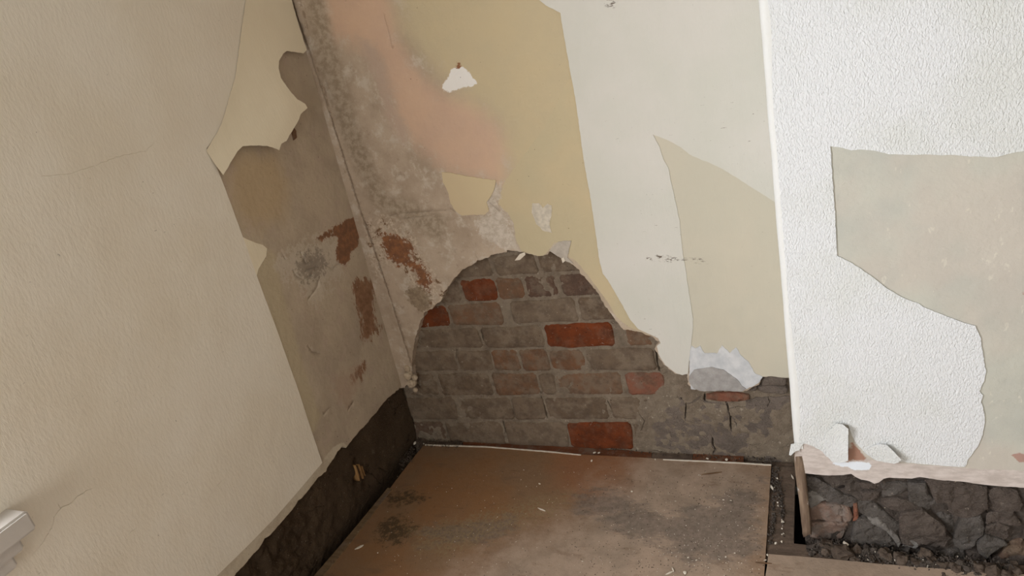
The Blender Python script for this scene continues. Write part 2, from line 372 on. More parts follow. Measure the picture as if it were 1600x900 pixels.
def m_breast_plaster():
    m = Mat('chimney breast plaster', .85); big = m.noise(8, 5, .6); fine = m.noise(50, 6, .7)
    c = m.mix(m.rng(big, .35, .65), (189, 188, 176), (180, 180, 170))
    c = m.mix(m.math('MULTIPLY', m.rng(m.noise(5, 3, off=(3, 1, 1)), .4, .65), .5), c, (196, 184, 172))
    c = m.mix(m.math('MULTIPLY', m.rng(m.noise(50, 5, .65, stretch=(1, 1, .5)), .62, .68), .6), c, (210, 205, 190))
    c = m.mix(m.mask('bare', fine, .010, .0010), c, m.mix(m.rng(m.noise(30, 6, .7, stretch=(1, 1, 3)), .35, .65), (206, 196, 189), (184, 173, 165)))
    c = m.mix(m.mask('red', fine, .012, .001), c, (170, 138, 126))
    c = m.mix(m.mask('streak', m.noise(80, 6, .7), .012, .001), c, (224, 230, 236))
    c = m.mix(m.mask('brownp', m.noise(45, 6, .7), .02, .002), c, (158, 122, 104))
    m.bump(m.noise(70, 6, .7), .0012); m.bump(m.noise(12, 3), .004); return m.col(c)
def m_floor_sheet(name):
    m = Mat(name, .62, .3); big = m.noise(3.2, 5, .6, off=(1, 1, 0)); mid = m.noise(12, 6, .68); fine = m.noise(60, 6, .75)
    c = m.mix(m.rng(big, .35, .65), (138, 101, 68), (132, 104, 78))
    c = m.mix(m.math('MULTIPLY', m.mask('red', mid, .12, .05), .6), c, (146, 98, 68))
    c = m.mix(m.math('MULTIPLY', m.mask('dusty', mid, .25, .12), .85), c, m.mix(m.rng(mid, .35, .65), (172, 152, 134), (150, 134, 118)))
    c = m.mix(m.math('MULTIPLY', m.rng(m.noise(14, 7, .7, stretch=(.6, 1.6, 1), off=(5, 5, 0)), .55, .66), .45), c, (112, 88, 68))
    c = m.mix(m.math('MULTIPLY', m.mask('dirt', m.noise(14, 8, .78, stretch=(.7, 1.4, 1)), .34, .03), .7), c, m.mix(m.rng(fine, .4, .6), (124, 112, 102), (98, 88, 80)))
    c = m.mix(m.math('MULTIPLY', m.mask('mould', m.noise(50, 8, .82), .20, .012), m.rng(fine, .4, .5)), c, (84, 68, 48))
    c = m.mix(m.math('MULTIPLY', m.mask('moss', m.noise(30, 6, .7), .14, .03), m.rng(m.noise(110, 5, .75), .42, .62)), c, (140, 120, 90))
    c = m.mix(m.math('MULTIPLY', m.rng(m.attr('seam'), .0018, .0008), .7), c, (96, 70, 48))
    c = m.mix(m.rng(m.noise(190, 3, .6, off=(2, 5, 0)), .70, .74), c, (190, 170, 140))
    c = m.mix(m.rng(m.noise(120, 3, .6, off=(8, 5, 0)), .69, .74), c, (60, 48, 38))
    m.bump(m.noise(60, 6, .7), .0012); m.bump(m.noise(260, 3, .7), .0008)
    m.inp(m.b.inputs['Roughness'], m.rng(mid, .3, .7, .5, .85)); return m.col(c)
def m_board(name, a, b, dust=(118, 102, 88)):
    m = Mat(name, .85, .2); g = m.noise(22, 6, .65, stretch=(.25, 3, 1))
    c = m.mix(m.rng(g, .35, .65), a, b); c = m.mix(m.math('MULTIPLY', m.rng(m.noise(14, 6, .7), .48, .62), .7), c, dust)
    c = m.mix(m.rng(m.noise(170, 3, .6), .70, .74), c, (180, 165, 145))
    m.bump(g, .002); m.bump(m.noise(150, 5, .7), .0015); return m.col(c)
def m_timber(name, a, b, d, paint=None):
    m = Mat(name, .8, .25); g = m.noise(60, 6, .65, stretch=(1, 1, .08))
    c = m.mix(m.rng(g, .35, .65), a, b); c = m.mix(m.rng(m.noise(45, 6, .7, stretch=(1, 1, .2), off=(4, 2, 1)), .56, .64), c, d)
    if paint: c = m.mix(m.rng(m.noise(35, 6, .75, stretch=(1, 1, .4), off=(9, 2, 1)), .60, .63), c, paint)
    m.bump(g, .003); return m.col(c)
MT['back_plaster'] = m_back_plaster(); MT['left_plaster'] = m_left_plaster(); MT['breast_plaster'] = m_breast_plaster()
MT['sheet'] = m_floor_sheet('worn brown floor sheet')
MT['board_red'] = m_board('old red stained board', (120, 72, 46), (98, 62, 42)); MT['board_dark'] = m_board('dark dusty board', (104, 88, 76), (84, 72, 62))
MT['batten'] = m_timber('weathered batten', (146, 126, 106), (104, 86, 72), (70, 54, 44), (190, 182, 174)); MT['plug'] = m_timber('split timber plug', (158, 122, 78), (128, 94, 58), (70, 50, 30))
MT['room_white'] = m_plain('room white', (216, 212, 204), (210, 206, 198), 3)
MT['room_floor'] = m_board('room floor', (150, 124, 98), (130, 106, 84))

# ------------------------------------------------------------------ the room behind the camera
wl = empty('wall_left'); tag(wl, 'left wall with stained plaster, cream paper and dark damp render at its foot', kind='structure')
wb = empty('wall_back'); tag(wb, 'alcove back wall with a ragged hole in its plaster baring brick', kind='structure')
wr = empty('wall_right'); tag(wr, 'chimney breast with white embossed paper above bared stone rubble', kind='structure')
ZT = 2.6
def wall_box(n, *a, parent): return box(n, *a, MT['room_white'], parent)
lt = lambda y, z: LEFT.o[0] + (z) * (LEFT.v[0] / LEFT.v[2])
y0, y1, z0, z1 = WIN['y0'], WIN['y1'], WIN['z0'], WIN['z1']
wall_box('masonry', -.30, -.06, y1, .30, -.3, ZT, parent=wl)
wall_box('masonry', -.30, -.01, y1 , y1+.1, -.3, ZT, parent=wl)
wall_box('masonry', -.30, -.01, -4.0, y0, -.3, ZT, parent=wl)
wall_box('masonry', -.30, -.01, y0, y1, -.3, z0, parent=wl)
wall_box('masonry', -.30, -.01, y0, y1, z1, ZT, parent=wl)
wall_box('masonry', -.30, 1.6, .06, .30, -.3, ZT, parent=wb)
XE = BREAST.pt(BREAST.px(1236, 640), 0)[0][0]
wall_box('masonry', XE + .012, 3.4, YB + .045, .05, -.3, ZT, parent=wr)
o = box('wall_rear', -.30, 3.5, -4.1, -4.0, -.3, ZT, MT['room_white']); tag(o, 'plain pale rear wall', kind='structure')
o = box('wall_side', 3.4, 3.5, -4.0, .3, -.3, ZT, MT['room_white']); tag(o, 'plain pale side wall', kind='structure')
o = box('ceiling', -.3, 3.5, -4.1, .3, ZT, ZT + .1, MT['room_white']); tag(o, 'plain white ceiling', kind='structure')

# window with board (its end shows at the left edge of the photograph)
wd = empty('window_1', (-.15, (y0 + y1) / 2, z0)); tag(wd, 'white sash window in the left wall', kind='structure')
fr = empty
for a in ((y0, y0 + .05, z0, z1), (y1 - .05, y1, z0, z1), (y0, y1, z0, z0 + .06), (y0, y1, z1 - .05, z1), (y0, y1, (z0 + z1) / 2 - .02, (z0 + z1) / 2 + .02)):
    box('window_frame', -.27, -.22, *a, MT['white_paint'], wd, .004)
gm = bpy.data.materials.new('window glass'); gm.use_nodes = True; gb = gm.node_tree.nodes['Principled BSDF']
gb.inputs['Transmission Weight'].default_value = 1; gb.inputs['Roughness'].default_value = 0; gb.inputs['IOR'].default_value = 1.02
# moulded window board, stepping back underneath
sb = empty('window_board', (0, -1.9, .6)); sb['category'] = 'window sill'; sb['label'] = 'white moulded end of a window board on the left wall, at the lower left edge'
def mould(px, py, hh, hz0, hz1, name):
    p = LEFT.pt(LEFT.px(px, py, hh), hh)[0]; ye = p[1]; zt = p[2] + hz1
    box(name, -.02, LEFT.pt(LEFT.px(px, py, hh), hh)[0][0], -2.95, ye, p[2] + hz0, zt, MT['white_paint'], sb, .004)
mould(45, 800, .055, -.034, .004, 'sill_board')
mould(30, 838, .034, -.026, .006, 'moulding')
mould(19, 864, .020, -.028, .004, 'moulding')

# ------------------------------------------------------------------ back wall: brickwork
HOLE_EDGE = [(645,600),(643,575),(645,548),(650,525),(655,508),(658,500),(663,494),(662,489),(675,483),(688,470),(694,457),(702,445),(712,432),
 (725,420),(747,407),(762,402),(775,396),(791,394),(792,391),(807,392),(821,395),(840,400),(856,398),(859,391),(865,393),(880,404),(900,417),
 (915,435),(932,455),(947,480),(965,505),(975,515),(997,518),(1017,526),(1030,534),(1026,540),(1024,546),(1030,560),(1040,572),(1055,584),
 (1065,586),(1074,585),(1075,600),(1082,608),(1095,610),(1132,610),(1140,609),(1160,612),(1168,609),(1185,602),(1190,589),(1205,588),(1226,590)]
hb = -.030
mud_poly = BACK.poly([(985,705),(1005,640),(1030,610),(1070,592),(1100,632),(1235,630),(1240,740),(985,740)], hb)
mud2 = BACK.poly([(640,700),(640,600),(690,610),(705,650),(760,660),(700,700)], hb)
def mortar_disp(A, D):
    m1 = sstep(-pdist(A, mud_poly), -.02, .02); m2 = sstep(-pdist(A, mud2), -.02, .02)
    n = fbm(A, 14, 5, 3); n2 = fbm(A, 60, 3, 9)
    return .0018 + .0026 * n2 + .004 * np.maximum(n - .15, 0) + m1 * (.008 + .003 * n) + m2 * (.001 + .003 * n)
cracks = [([(1065,620),(1072,630),(1071,652)],.0028,.014),([(1060,618),(1070,628),(1082,626),(1095,618)],.0024,.012),
 ([(1131,612),(1134,625),(1138,636),(1141,650),(1143,672)],.0028,.016),([(1141,645),(1148,652),(1152,664)],.0014,.010),
 ([(1073,654),(1092,659),(1112,662),(1140,670)],.0014,.010),([(1113,680),(1114,692),(1118,700),(1114,708)],.0032,.016),
 ([(1101,614),(1101,627),(1130,629)],.0030,.014),([(1140,636),(1152,633),(1185,634)],.001,.007),([(1198,620),(1203,628),(1199,636)],.0015,.008),
 ([(1025,545),(1027,565),(1031,580)],.003,.014),([(752,515),(755,530)],.002,.012),([(770,584),(774,600),(779,612)],.0022,.014),
 ([(714,548),(713,560)],.001,.008),([(846,618),(852,640),(856,652)],.0024,.012),([(787,658),(791,676)],.0028,.014),([(697,658),(700,680)],.0014,.01),
 ([(950,625),(958,645)],.0014,.01),([(995,640),(1008,655),(1003,670)],.001,.008),([(1160,690),(1175,692),(1190,690)],.001,.007),([(675,590),(684,606),(680,615)],.001,.008),
 ([(1180,672),(1196,676)],.001,.006),([(1020,700),(1045,706),(1090,708)],.0024,.012)]
sheet('mortar', BACK, [(630,760),(626,640),(636,560),(648,490),(700,420),(780,372),(880,372),(960,455),(1040,520),(1090,560),(1250,560),(1262,760)],
      MT['mortar'], wb, h=hb, th=.028, res=.0058, disp=mortar_disp, cracks=cracks, smooth=False, seed=2)
beds = [((700,403),(950,385)),((720,436),(900,425)),((690,475),(935,461)),((707,511),(957,501)),((650,546),(975,542)),((647,581),(975,580)),
        ((657,619),(970,618)),((657,656),(987,657)),((662,693),(1000,703))]
def bed(i, x): (a, b), (c, d) = beds[i]; return b + (d - b) * (x - a) / (c - a)
rows = [ # (left x, right x, kind) at mid height of the course
 [(700,767,'g'),(773,838,'g'),(842,925,'g')],
 [(684,719,'g'),(724,775,'R'),(779,817,'b'),(823,871,'d'),(877,940,'d')],
 [(640,701,'R'),(705,784,'b'),(801,901,'g'),(905,965,'g')],
 [(640,750,'g'),(756,849,'g'),(853,958,'R'),(978,1022,'b')],
 [(630,713,'g'),(716,768,'g'),(771,811,'b'),(815,857,'b'),(861,914,'b'),(918,1024,'g')],
 [(634,683,'g'),(687,768,'g'),(773,841,'b'),(845,868,'g'),(872,972,'b'),(980,1038,'r')],
 [(636,714,'g'),(718,800,'g'),(803,850,'g'),(855,950,'g'),(956,1002,'g'),(1008,1060,'g')],
 [(640,697,'d'),(701,787,'g'),(792,887,'g'),(890,988,'R2'),(993,1060,'g')]]
kinds = dict(g='brick_grey', b='brick_brown', d='brick_dark', R='brick_red', r='brick_brown', R2='brick_red')
reds = {(1,1): 'bright red brick under the crown of the hole', (2,0): 'bright red brick at the left edge of the hole',
        (3,2): 'long bright red brick, the reddest in the wall', (7,3): 'red brick in the lowest course above the floor'}
MT['brick_pink'] = m_brick('pinkish red brick', (150, 90, 66), (128, 76, 58), (140, 112, 96), .3)
for r, row in enumerate(rows):
    for k, (xa, xb, kd) in enumerate(row):
        ya = lambda x: bed(r, x) + 1.7; yb = lambda x: bed(r + 1, x) - 1.7
        xa -= .8; xb += .8
        def ln(x): return (1400 - x) / 2500
        hh = (bed(r + 1, xa) - bed(r, xa)) / 2
        q = [(xa - ln(xa) * hh, ya(xa)), (xb - ln(xb) * hh, ya(xb)), (xb + ln(xb) * hh, yb(xb)), (xa + ln(xa) * hh, yb(xa))]
        q = BACK.poly(q, hb); q = densify(q, .03); q = q + rng.normal(0, .0016, q.shape)
        m_ = MT['brick_pink'] if kd in ('r',) else MT[kinds[kd]]
        o = slab('brick', BACK, q, m_, wb, hb + .0042 + rng.uniform(-.0012, .0016) + (.001 if kd[0] == 'R' else 0), .03, .0055, .0022, 10 * r + k, chk=1, tilt=rng.normal(0, .008, 2))
        if (r, k) in reds: o['label'] = reds[(r, k)]
q = BACK.poly([(1103,613),(1170,613),(1172,627),(1104,626)], hb + .006); o = slab('brick', BACK, q, MT['brick_pink'], wb, hb + .0105, .03, .004, .0015, 91)
sheet('muddy_render', BACK, [(1040,628),(1066,600),(1085,615),(1100,629),(1160,631),(1180,622),(1234,622),(1238,735),(1120,730),(1060,715),(1020,700),(1010,665),(1022,645)],
      MT['mud'], wb, h=hb + .009, th=.01, res=.006, jag=.006, jfr=40, disp=lambda A, D: -.006 * (1 - sstep(D, 0, .02)) + .0035 * fbm(A, 25, 4, 5),
      cracks=cracks[:10] + cracks[17:19], seed=4)
# crumbled cement at the foot of the plaster near the chimney breast
for i, pl in enumerate([[(1190,589),(1206,587),(1228,588),(1230,604),(1205,602),(1188,604)], [(1183,603),(1204,603),(1231,606),(1231,618),(1208,617),(1186,614)], [(1163,607),(1183,604),(1184,614),(1166,613)]]):
    slab('cement_lump', BACK, BACK.poly(pl, -.008), MT['mud'], wb, -.006 - .003 * i, .03, .006, .003, 70 + i)

# plaster coat
plaster_out = [(632,606),(640,596)] + HOLE_EDGE + [(1260,592)]
top = BACK.poly([(632,606),(640,596)] + HOLE_EDGE + [(1262,590)])
zt = BACK.px(456, 0)[1] + .4
outl = np.concatenate([[(LEFT.o[0] - .03, top[0][1])], top, [(XE + .05, zt), (LEFT.o[0] - .03, zt)]])
B = BACK
bsd = dict(
 pink=sd(B, [(500,-40),(610,-40),(622,60),(660,120),(700,155),(770,160),(800,230),(790,285),(735,275),(690,262),(655,230),(625,195),(607,140),(590,90),(560,70),(515,60)]),
 pink_edge=sd(B, [(560,60),(585,70),(603,110),(612,160),(640,210),(632,225),(605,190),(592,140),(575,100)]),
 ochre_soft=sd(B, [(600,-60),(880,-60),(960,60),(1000,520),(900,380),(830,370),(800,300),(785,200),(725,150),(675,110),(630,50)]),
 ochre=sd(B, [(850,200),(890,120),(920,160),(960,420),(985,470),(1010,520),(985,512),(965,498),(945,465),(915,425),(900,408),(888,400),(885,380),(866,378),(855,395),(845,401),(815,393),(806,375),(803,350),(795,335),(778,318),(783,300),(789,283)]),
 grey_stain=sd(B, [(470,-30),(500,-30),(520,60),(560,200),(600,300),(700,340),(690,380),(640,350),(585,320),(550,250),(505,130)]),
 scuff=sd(B, [(520,80),(600,100),(625,200),(690,250),(700,300),(660,320),(600,290),(570,200)]),
 rust_zone=sd(B, [(572,345),(600,335),(640,350),(660,400),(700,455),(690,480),(663,488),(650,450),(625,420),(600,410),(590,440),(575,400)]),
 rust=sd(B, [(597,366),(612,366),(628,372),(640,376),(648,392),(640,402),(655,412),(668,424),(674,442),(666,456),(656,445),(648,425),(634,415),(618,412),(606,398),(597,384)]),
 olive=sd(B, [(633,452),(655,447),(672,462),(672,485),(655,487),(640,472)]),
 pale=sd(B, [(768,285),(786,283),(782,300),(778,320),(790,335),(800,365),(804,385),(790,390),(770,380),(752,370),(740,345),(765,335),(760,315)]),
 white=sd(B, [(705,108),(720,104),(732,110),(738,120),(745,128),(748,132),(735,135),(722,137),(705,144),(692,142),(690,134),(700,122)]),
 brownbit=sd(B, [(709,100),(714,97),(722,99),(722,106),(713,109),(711,104)]),
 score=sdl(B, [(630,335),(670,330),(708,328)], [(632,342),(668,338)]),
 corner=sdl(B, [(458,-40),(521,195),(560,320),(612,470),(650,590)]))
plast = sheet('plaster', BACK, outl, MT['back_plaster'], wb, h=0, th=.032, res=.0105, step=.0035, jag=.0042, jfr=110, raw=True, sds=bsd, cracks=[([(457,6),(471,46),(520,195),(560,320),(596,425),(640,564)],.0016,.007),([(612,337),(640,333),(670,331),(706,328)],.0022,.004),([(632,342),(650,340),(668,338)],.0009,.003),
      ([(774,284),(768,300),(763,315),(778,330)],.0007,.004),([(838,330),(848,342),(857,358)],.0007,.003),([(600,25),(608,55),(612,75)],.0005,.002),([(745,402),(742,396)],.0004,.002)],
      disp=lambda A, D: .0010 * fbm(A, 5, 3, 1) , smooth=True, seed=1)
# second ochre patch, salmon/ochre paint skins, loose flakes and filler: thin coats with real edges
sheet('paint_skin', BACK, [(690,269),(705,270),(730,276),(755,279),(775,282),(772,296),(766,308),(760,316),(764,330),(757,335),(735,336),(722,337),(712,330),(704,318),(700,300),(692,285)],
      m_cream('ochre paint', (204, 186, 150), (200, 181, 148), dirt=False), wb, h=.0022, th=.003, res=.02, step=.003, jag=.0015, jfr=120, seed=8)
sheet('filler_patch', BACK, [(1080,540),(1086,545),(1094,540),(1101,552),(1120,552),(1128,540),(1140,551),(1150,543),(1158,556),(1170,566),(1180,584),(1192,589),(1184,600),(1168,607),(1160,611),(1080,608),(1077,590),(1077,560)],
      MT['filler'], wb, h=.0030, th=.003, res=.02, step=.003, jag=.0022, jfr=110, seed=9)
sheet('cement_patch', BACK, [(1077,588),(1084,578),(1098,576),(1112,574),(1130,578),(1142,586),(1153,594),(1159,603),(1166,608),(1160,612),(1135,611),(1095,611),(1084,607),(1076,596)],
      MT['cement'], wb, h=.0050, th=.004, res=.01, step=.003, jag=.0015, jfr=110, disp=lambda A, D: .0012 * fbm(A, 60, 3, 4), seed=10)
sheet('cement_patch', BACK, [(858,392),(872,378),(892,376),(889,392),(886,402),(896,412),(884,408),(868,398)], MT['grey_plaster'], wb, h=.002, th=.004, res=.01, step=.003, jag=.0018, seed=12)
sheet('filler_patch', BACK, [(831,318),(842,318),(848,325),(856,318),(862,322),(861,338),(858,352),(862,364),(848,360),(838,350),(831,333)], m_plain('scraped patch', (212, 202, 184), (186, 176, 160), 60), wb, h=.0016, th=.003, res=.02, step=.003, jag=.002, seed=13)
sheet('loose_flake', BACK, [(806,405),(812,397),(820,394),(821,398),(814,404)], MT['paper_back'], wb, h=.004, th=.001, res=.004, step=.003, disp=lambda A, D: .01 * (A[:, 0] * 0 + 1) * sstep(-A[:, 1], -BACK.px(820, 394)[1], -BACK.px(806, 405)[1]), solid=True, seed=14)
sheet('loose_flake', BACK, [(877,404),(881,402),(883,408),(879,411)], MT['paper_back'], wb, h=.004, th=.001, res=.004, step=.003, solid=True, seed=15)
_m = [sd(B, [(1002,399),(1030,396),(1062,401),(1064,408),(1040,409),(1010,405)]), sd(B, [(1066,403),(1102,403),(1106,409),(1095,411),(1070,408)]), sd(B, [(940,-10),(966,-10),(964,8),(955,16),(945,8)])]
marks = dict(marks=lambda A: np.min([f(A) for f in _m], 0))
# coat under the cream paper, then the cream paper itself
sheet('paint_coat', BACK, [(1000,180),(1300,180),(1300,592),(1226,590),(1205,588),(1190,589),(1175,585),(1150,560),(1085,556),(1060,583),(1045,400)],
      m_cream('beige coat', (200, 192, 173), (195, 189, 171), .0004, marks=True), wb, sds=marks, h=.0018, th=.002, res=.012, step=.004, jag=.0012, jfr=90, seed=16)
cream_out = [(836,-5),(852,8),(876,20),(878,36),(889,100),(900,160),(912,250),(922,305),(930,360),(937,410),(942,428),(950,438),(958,452),(972,476),(985,500),(997,514),(1012,521),(1028,528),
 (1032,536),(1026,541),(1030,556),(1040,571),(1056,583),(1066,586),(1075,584),(1077,560),(1082,520),(1083,500),(1077,460),(1071,420),(1066,390),(1062,345),(1056,318),(1050,290),(1044,262),(1036,248),
 (1031,230),(1020,210),(1045,220),(1060,228),(1082,244),(1105,253),(1125,262),(1148,276),(1170,290),(1200,309),(1260,350),(1260,-60),(836,-60)]
sheet('wallpaper', BACK, cream_out, MT['cream'], wb, h=.0034, th=.002, res=.012, step=.003, jag=.0011, jfr=110, seed=17,
      disp=lambda A, D: .0004 * fbm(A, 6, 2, 8), sds=marks)
# dark skid mark across both coats
# plaster lumps hanging in the corner
for i, (px, py, s) in enumerate([(638,586,.016),(644,598,.016),(649,609,.008),(636,576,.011),(648,590,.009)]):
    bm = bmesh.new(); bmesh.ops.create_icosphere(bm, subdivisions=2, radius=s)
    for v in bm.verts: v.co *= 1 + .35 * float(fbm(np.array([[v.co.x * 90 + v.co.z * 50, v.co.y * 90 + i]]), 1, 3, i)[0])
    me = bpy.data.meshes.new('plaster_lump'); bm.to_mesh(me); bm.free(); me.materials.append(MT['lump'])
    o = bpy.data.objects.new('plaster_lump', me); C.objects.link(o); o.location = Vector(BACK.pt(BACK.px(px, py, .004), .004)[0]) ; o.parent = wb

# ------------------------------------------------------------------ left wall
L_ = LEFT
EDGE_L = [(634,606),(628,601),(622,609),(606,622),(595,634),(588,645),(580,652),(575,660),(563,672),(556,680),(548,690),(541,700),(535,697),(528,705),(522,716),(515,726),(510,736),
          (496,748),(482,766),(472,778),(466,781),(461,791),(447,808),(433,824),(420,838),(414,842),(408,852),(400,862),(384,880),(366,900),(330,940),(250,1025),(150,1130)]
eL = L_.poly(EDGE_L)
ztop = 2.0
outl = np.concatenate([[(.03, eL[0][1] + .01)], eL, [(y1 + .02, eL[-1][1] - .02), (y1 + .02, ztop), (.03, ztop)]])
lsd = dict(strip=sd(L_, [(505,712),(520,716),(540,695),(560,672),(640,600),(640,590),(600,618),(548,668),(512,700)] ) if False else sd(L_, [(503,722),(520,700),(536,690),(545,700),(520,730),(480,775),(410,850),(300,985),(150,1160),(150,1090),(250,980),(382,850)]),
 ochre=sd(L_, [(350,270),(375,240),(430,240),(450,290),(440,340),(390,360),(360,320)]),
 olive=sd(L_, [(395,380),(430,395),(440,450),(470,560),(500,650),(480,700),(440,560),(400,430)]),
 pale=sd(L_, [(445,395),(490,375),(530,370),(545,400),(520,440),(500,480),(460,440),(430,420)]),
 brown=sd(L_, [(560,337),(545,342),(512,360),(492,374),(500,378),(520,367),(529,372),(525,390),(526,407),(537,416),(546,408),(547,395),(559,385),(563,365)]),
 brown_soft=sd(L_, [(553,437),(568,435),(581,440),(584,453),(583,480),(587,501),(595,512),(588,519),(575,530),(569,538),(564,528),(566,512),(564,491),(555,475),(551,453)]),
 brown2=sd(L_, [(563,568),(571,565),(571,584),(563,595),(552,597),(546,587)]),
 pinkish=sd(L_, [(520,590),(560,570),(560,600),(545,640),(525,620)]),
 grey=sd(L_, [(472,402),(500,392),(512,410),(498,430),(480,440),(466,424)]),
 score=sdl(L_, [(458,423),(466,434),(478,436),(492,426),(499,420)], [(482,540),(487,549),(497,552)], [(499,436),(492,456),(482,468)], [(545,640),(552,628)], [(506,648),(515,638)]),
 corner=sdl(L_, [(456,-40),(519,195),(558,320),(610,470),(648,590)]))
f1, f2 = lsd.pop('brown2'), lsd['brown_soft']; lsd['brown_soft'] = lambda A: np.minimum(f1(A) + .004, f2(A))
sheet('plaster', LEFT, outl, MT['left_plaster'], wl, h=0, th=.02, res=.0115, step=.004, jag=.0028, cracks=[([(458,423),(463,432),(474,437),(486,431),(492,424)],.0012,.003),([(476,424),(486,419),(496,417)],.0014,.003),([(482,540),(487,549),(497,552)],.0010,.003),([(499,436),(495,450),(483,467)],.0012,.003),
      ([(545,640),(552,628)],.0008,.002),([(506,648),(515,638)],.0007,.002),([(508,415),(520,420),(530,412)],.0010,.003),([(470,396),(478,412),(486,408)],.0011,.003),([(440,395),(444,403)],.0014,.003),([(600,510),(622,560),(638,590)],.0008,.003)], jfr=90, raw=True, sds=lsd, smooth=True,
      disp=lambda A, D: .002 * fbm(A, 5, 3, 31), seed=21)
# damp render at the foot of the wall
pits = [(L_.px(x, y, -.012), r, d) for x, y, r, d in [(556,722,.010,.03),(558,750,.012,.022),(425,845,.02,.010),(400,870,.02,.014),(440,870,.018,.010),(462,835,.015,.008),(470,860,.012,.01),(410,890,.022,.014),(380,897,.02,.012),(532,706,.012,.01),(572,752,.016,.006),(604,728,.016,-.006)]]
def lr_disp(A, D):
    h = .0055 * fbm(A, 12, 4, 40) + .0020 * fbm(A, 70, 3, 44)
    rough = sstep(-A[:, 0], .36, .62)
    h = h + rough * (.020 * np.abs(fbm(A, 30, 4, 41)) - .008)
    for c, r, d in pits: h = h - d * np.exp(-((A - c) ** 2).sum(1) / r ** 2)
    return h - .02 * sstep(-A[:, 1], -.035, .06)
lr = np.array([(.02, eL[0][1] + .05), (.02, -.20), (-1.6, -.20), (-1.6, .42), (-.9, .42), (-.3, .42)])
sheet('damp_render', LEFT, lr, MT['left_render'], wl, h=-.013, th=.04, res=.0075, raw=True, disp=lr_disp, smooth=False, seed=22,
      cracks=[([(575,738),(583,742),(590,752),(600,757),(606,745)],.0014,.012),([(590,730),(606,738),(607,752)],.0014,.01),([(556,757),(551,780),(545,800)],.0012,.01),([(625,640),(632,632)],.0018,.012),
              ([(536,750),(545,752)],.0008,.008),([(600,680),(601,695)],.0012,.01),([(487,800),(495,792),(507,790)],.001,.008),([(612,640),(622,636),(628,626)],.001,.008)])
# split timber plug in the render
pg = empty('timber_plug', LEFT.pt(LEFT.px(562, 740, -.01), -.01)[0]); pg.parent = wl; pg['label'] = 'split pale timber plug set in the dark render'
for a, b, wdt in (((556,727),(563,751),.009), ((562,726),(569,748),.007), ((566,728),(571,744),.004)):
    p0 = LEFT.px(*a, -.006); p1 = LEFT.px(*b, -.006); t = (p1 - p0) / np.linalg.norm(p1 - p0); nn = np.array([-t[1], t[0]]) * wdt * .5
    q = np.array([p0 - nn, p1 - nn * 1.1, p1 + nn, p0 + nn * .8])
    slab('splinter', LEFT, q, MT['plug'], pg, -.004 - wdt * .3, .02, .002, .001, int(wdt * 9999), step=.006, jag=.0006)
# wallpaper on the left wall: lower sheet, loose upper strip that peels forward, remnants
lowl = L_.poly([(322,232),(336,256),(360,318),(376,362),(398,424),(430,510),(462,600),(485,670),(503,723),(470,762),(430,808),(382,857),(338,900),(250,990),(150,1090)])
lowo = np.concatenate([lowl, [(y1 + .01, lowl[-1][1] - .02), (y1 + .01, 1.98)], L_.poly([(398,-60),(384,30),(372,120),(350,195)])])
lp = sheet('wallpaper', LEFT, lowo, MT['left_paper'], wl, h=.0018, th=.002, res=.03, step=.006, jag=.0003, raw=True, seed=23, disp=lambda A, D: .0015 * fbm(A, 5, 2, 12),
    cracks=[([(66,848),(80,826),(84,808),(96,793),(112,785),(124,773),(138,765)],.0009,.002),([(76,832),(82,818),(86,806)],.0006,.0015),([(90,787),(96,795)],.0008,.002),([(200,838),(206,831),(213,825)],.0007,.002),([(324,779),(338,760),(348,749)],.0006,.002),
            ([(64,275),(105,272),(150,258),(190,243),(228,236),(243,221)],.0006,.0010),([(428,818),(440,806)],.0006,.002),([(390,48),(398,64)],.0005,.0015)])
FL = [(325,235),(347,274),(354,262),(361,249),(368,237),(376,229),(390,228),(408,229),(418,233),(425,236),(428,226),(436,222),(441,212),(447,203),(455,190),(459,180),(470,170),(467,164),(455,156),(447,146),(441,136),(434,122),(432,108),(433,96),(440,84),(446,80),(458,82),(470,84),(476,79),(466,40),(456,0),(440,-60),(396,-60),(382,30),(370,120),(348,195)]
fh = L_.poly(FL, .008)
fhinge = L_.poly([(400,-60),(384,30),(370,120),(340,200),(325,235)], .008)
def flap_disp(A, D):
    d = pdist(A, fhinge, False); tear = L_.px(395, 232)[1]
    lift = sstep(-(A[:, 1] - L_.px(420, 90)[1]), -.12, .22)
    return .001 + (.004 + .015 * lift) * sstep(d, 0, .16) + .010 * lift * sstep(d, .02, .2) + .0008 * fbm(A, 12, 2, 14)
sheet('wallpaper_flap', LEFT, fh, MT['flap_paper'], wl, h=.0030, th=.0006, res=.010, step=.004, jag=.0012, jfr=110, raw=True, solid=True, disp=flap_disp, smooth=True, seed=24)['label'] = 'pale torn strip of paper peeling off the left wall'
sheet('wallpaper_remnant', LEFT, [(372,366),(384,373),(398,379),(411,383),(417,388),(416,400),(411,408),(404,420),(400,434)], MT['flap_paper'], wl, h=.0012, th=.002, res=.02, step=.003, jag=.001, seed=25)
sheet('paper_scrap', LEFT, [(455,192),(463,205),(464,215),(459,219),(456,207)], MT['brick_brown'], wl, h=.002, th=.002, res=.006, step=.003, jag=.0016, seed=26)

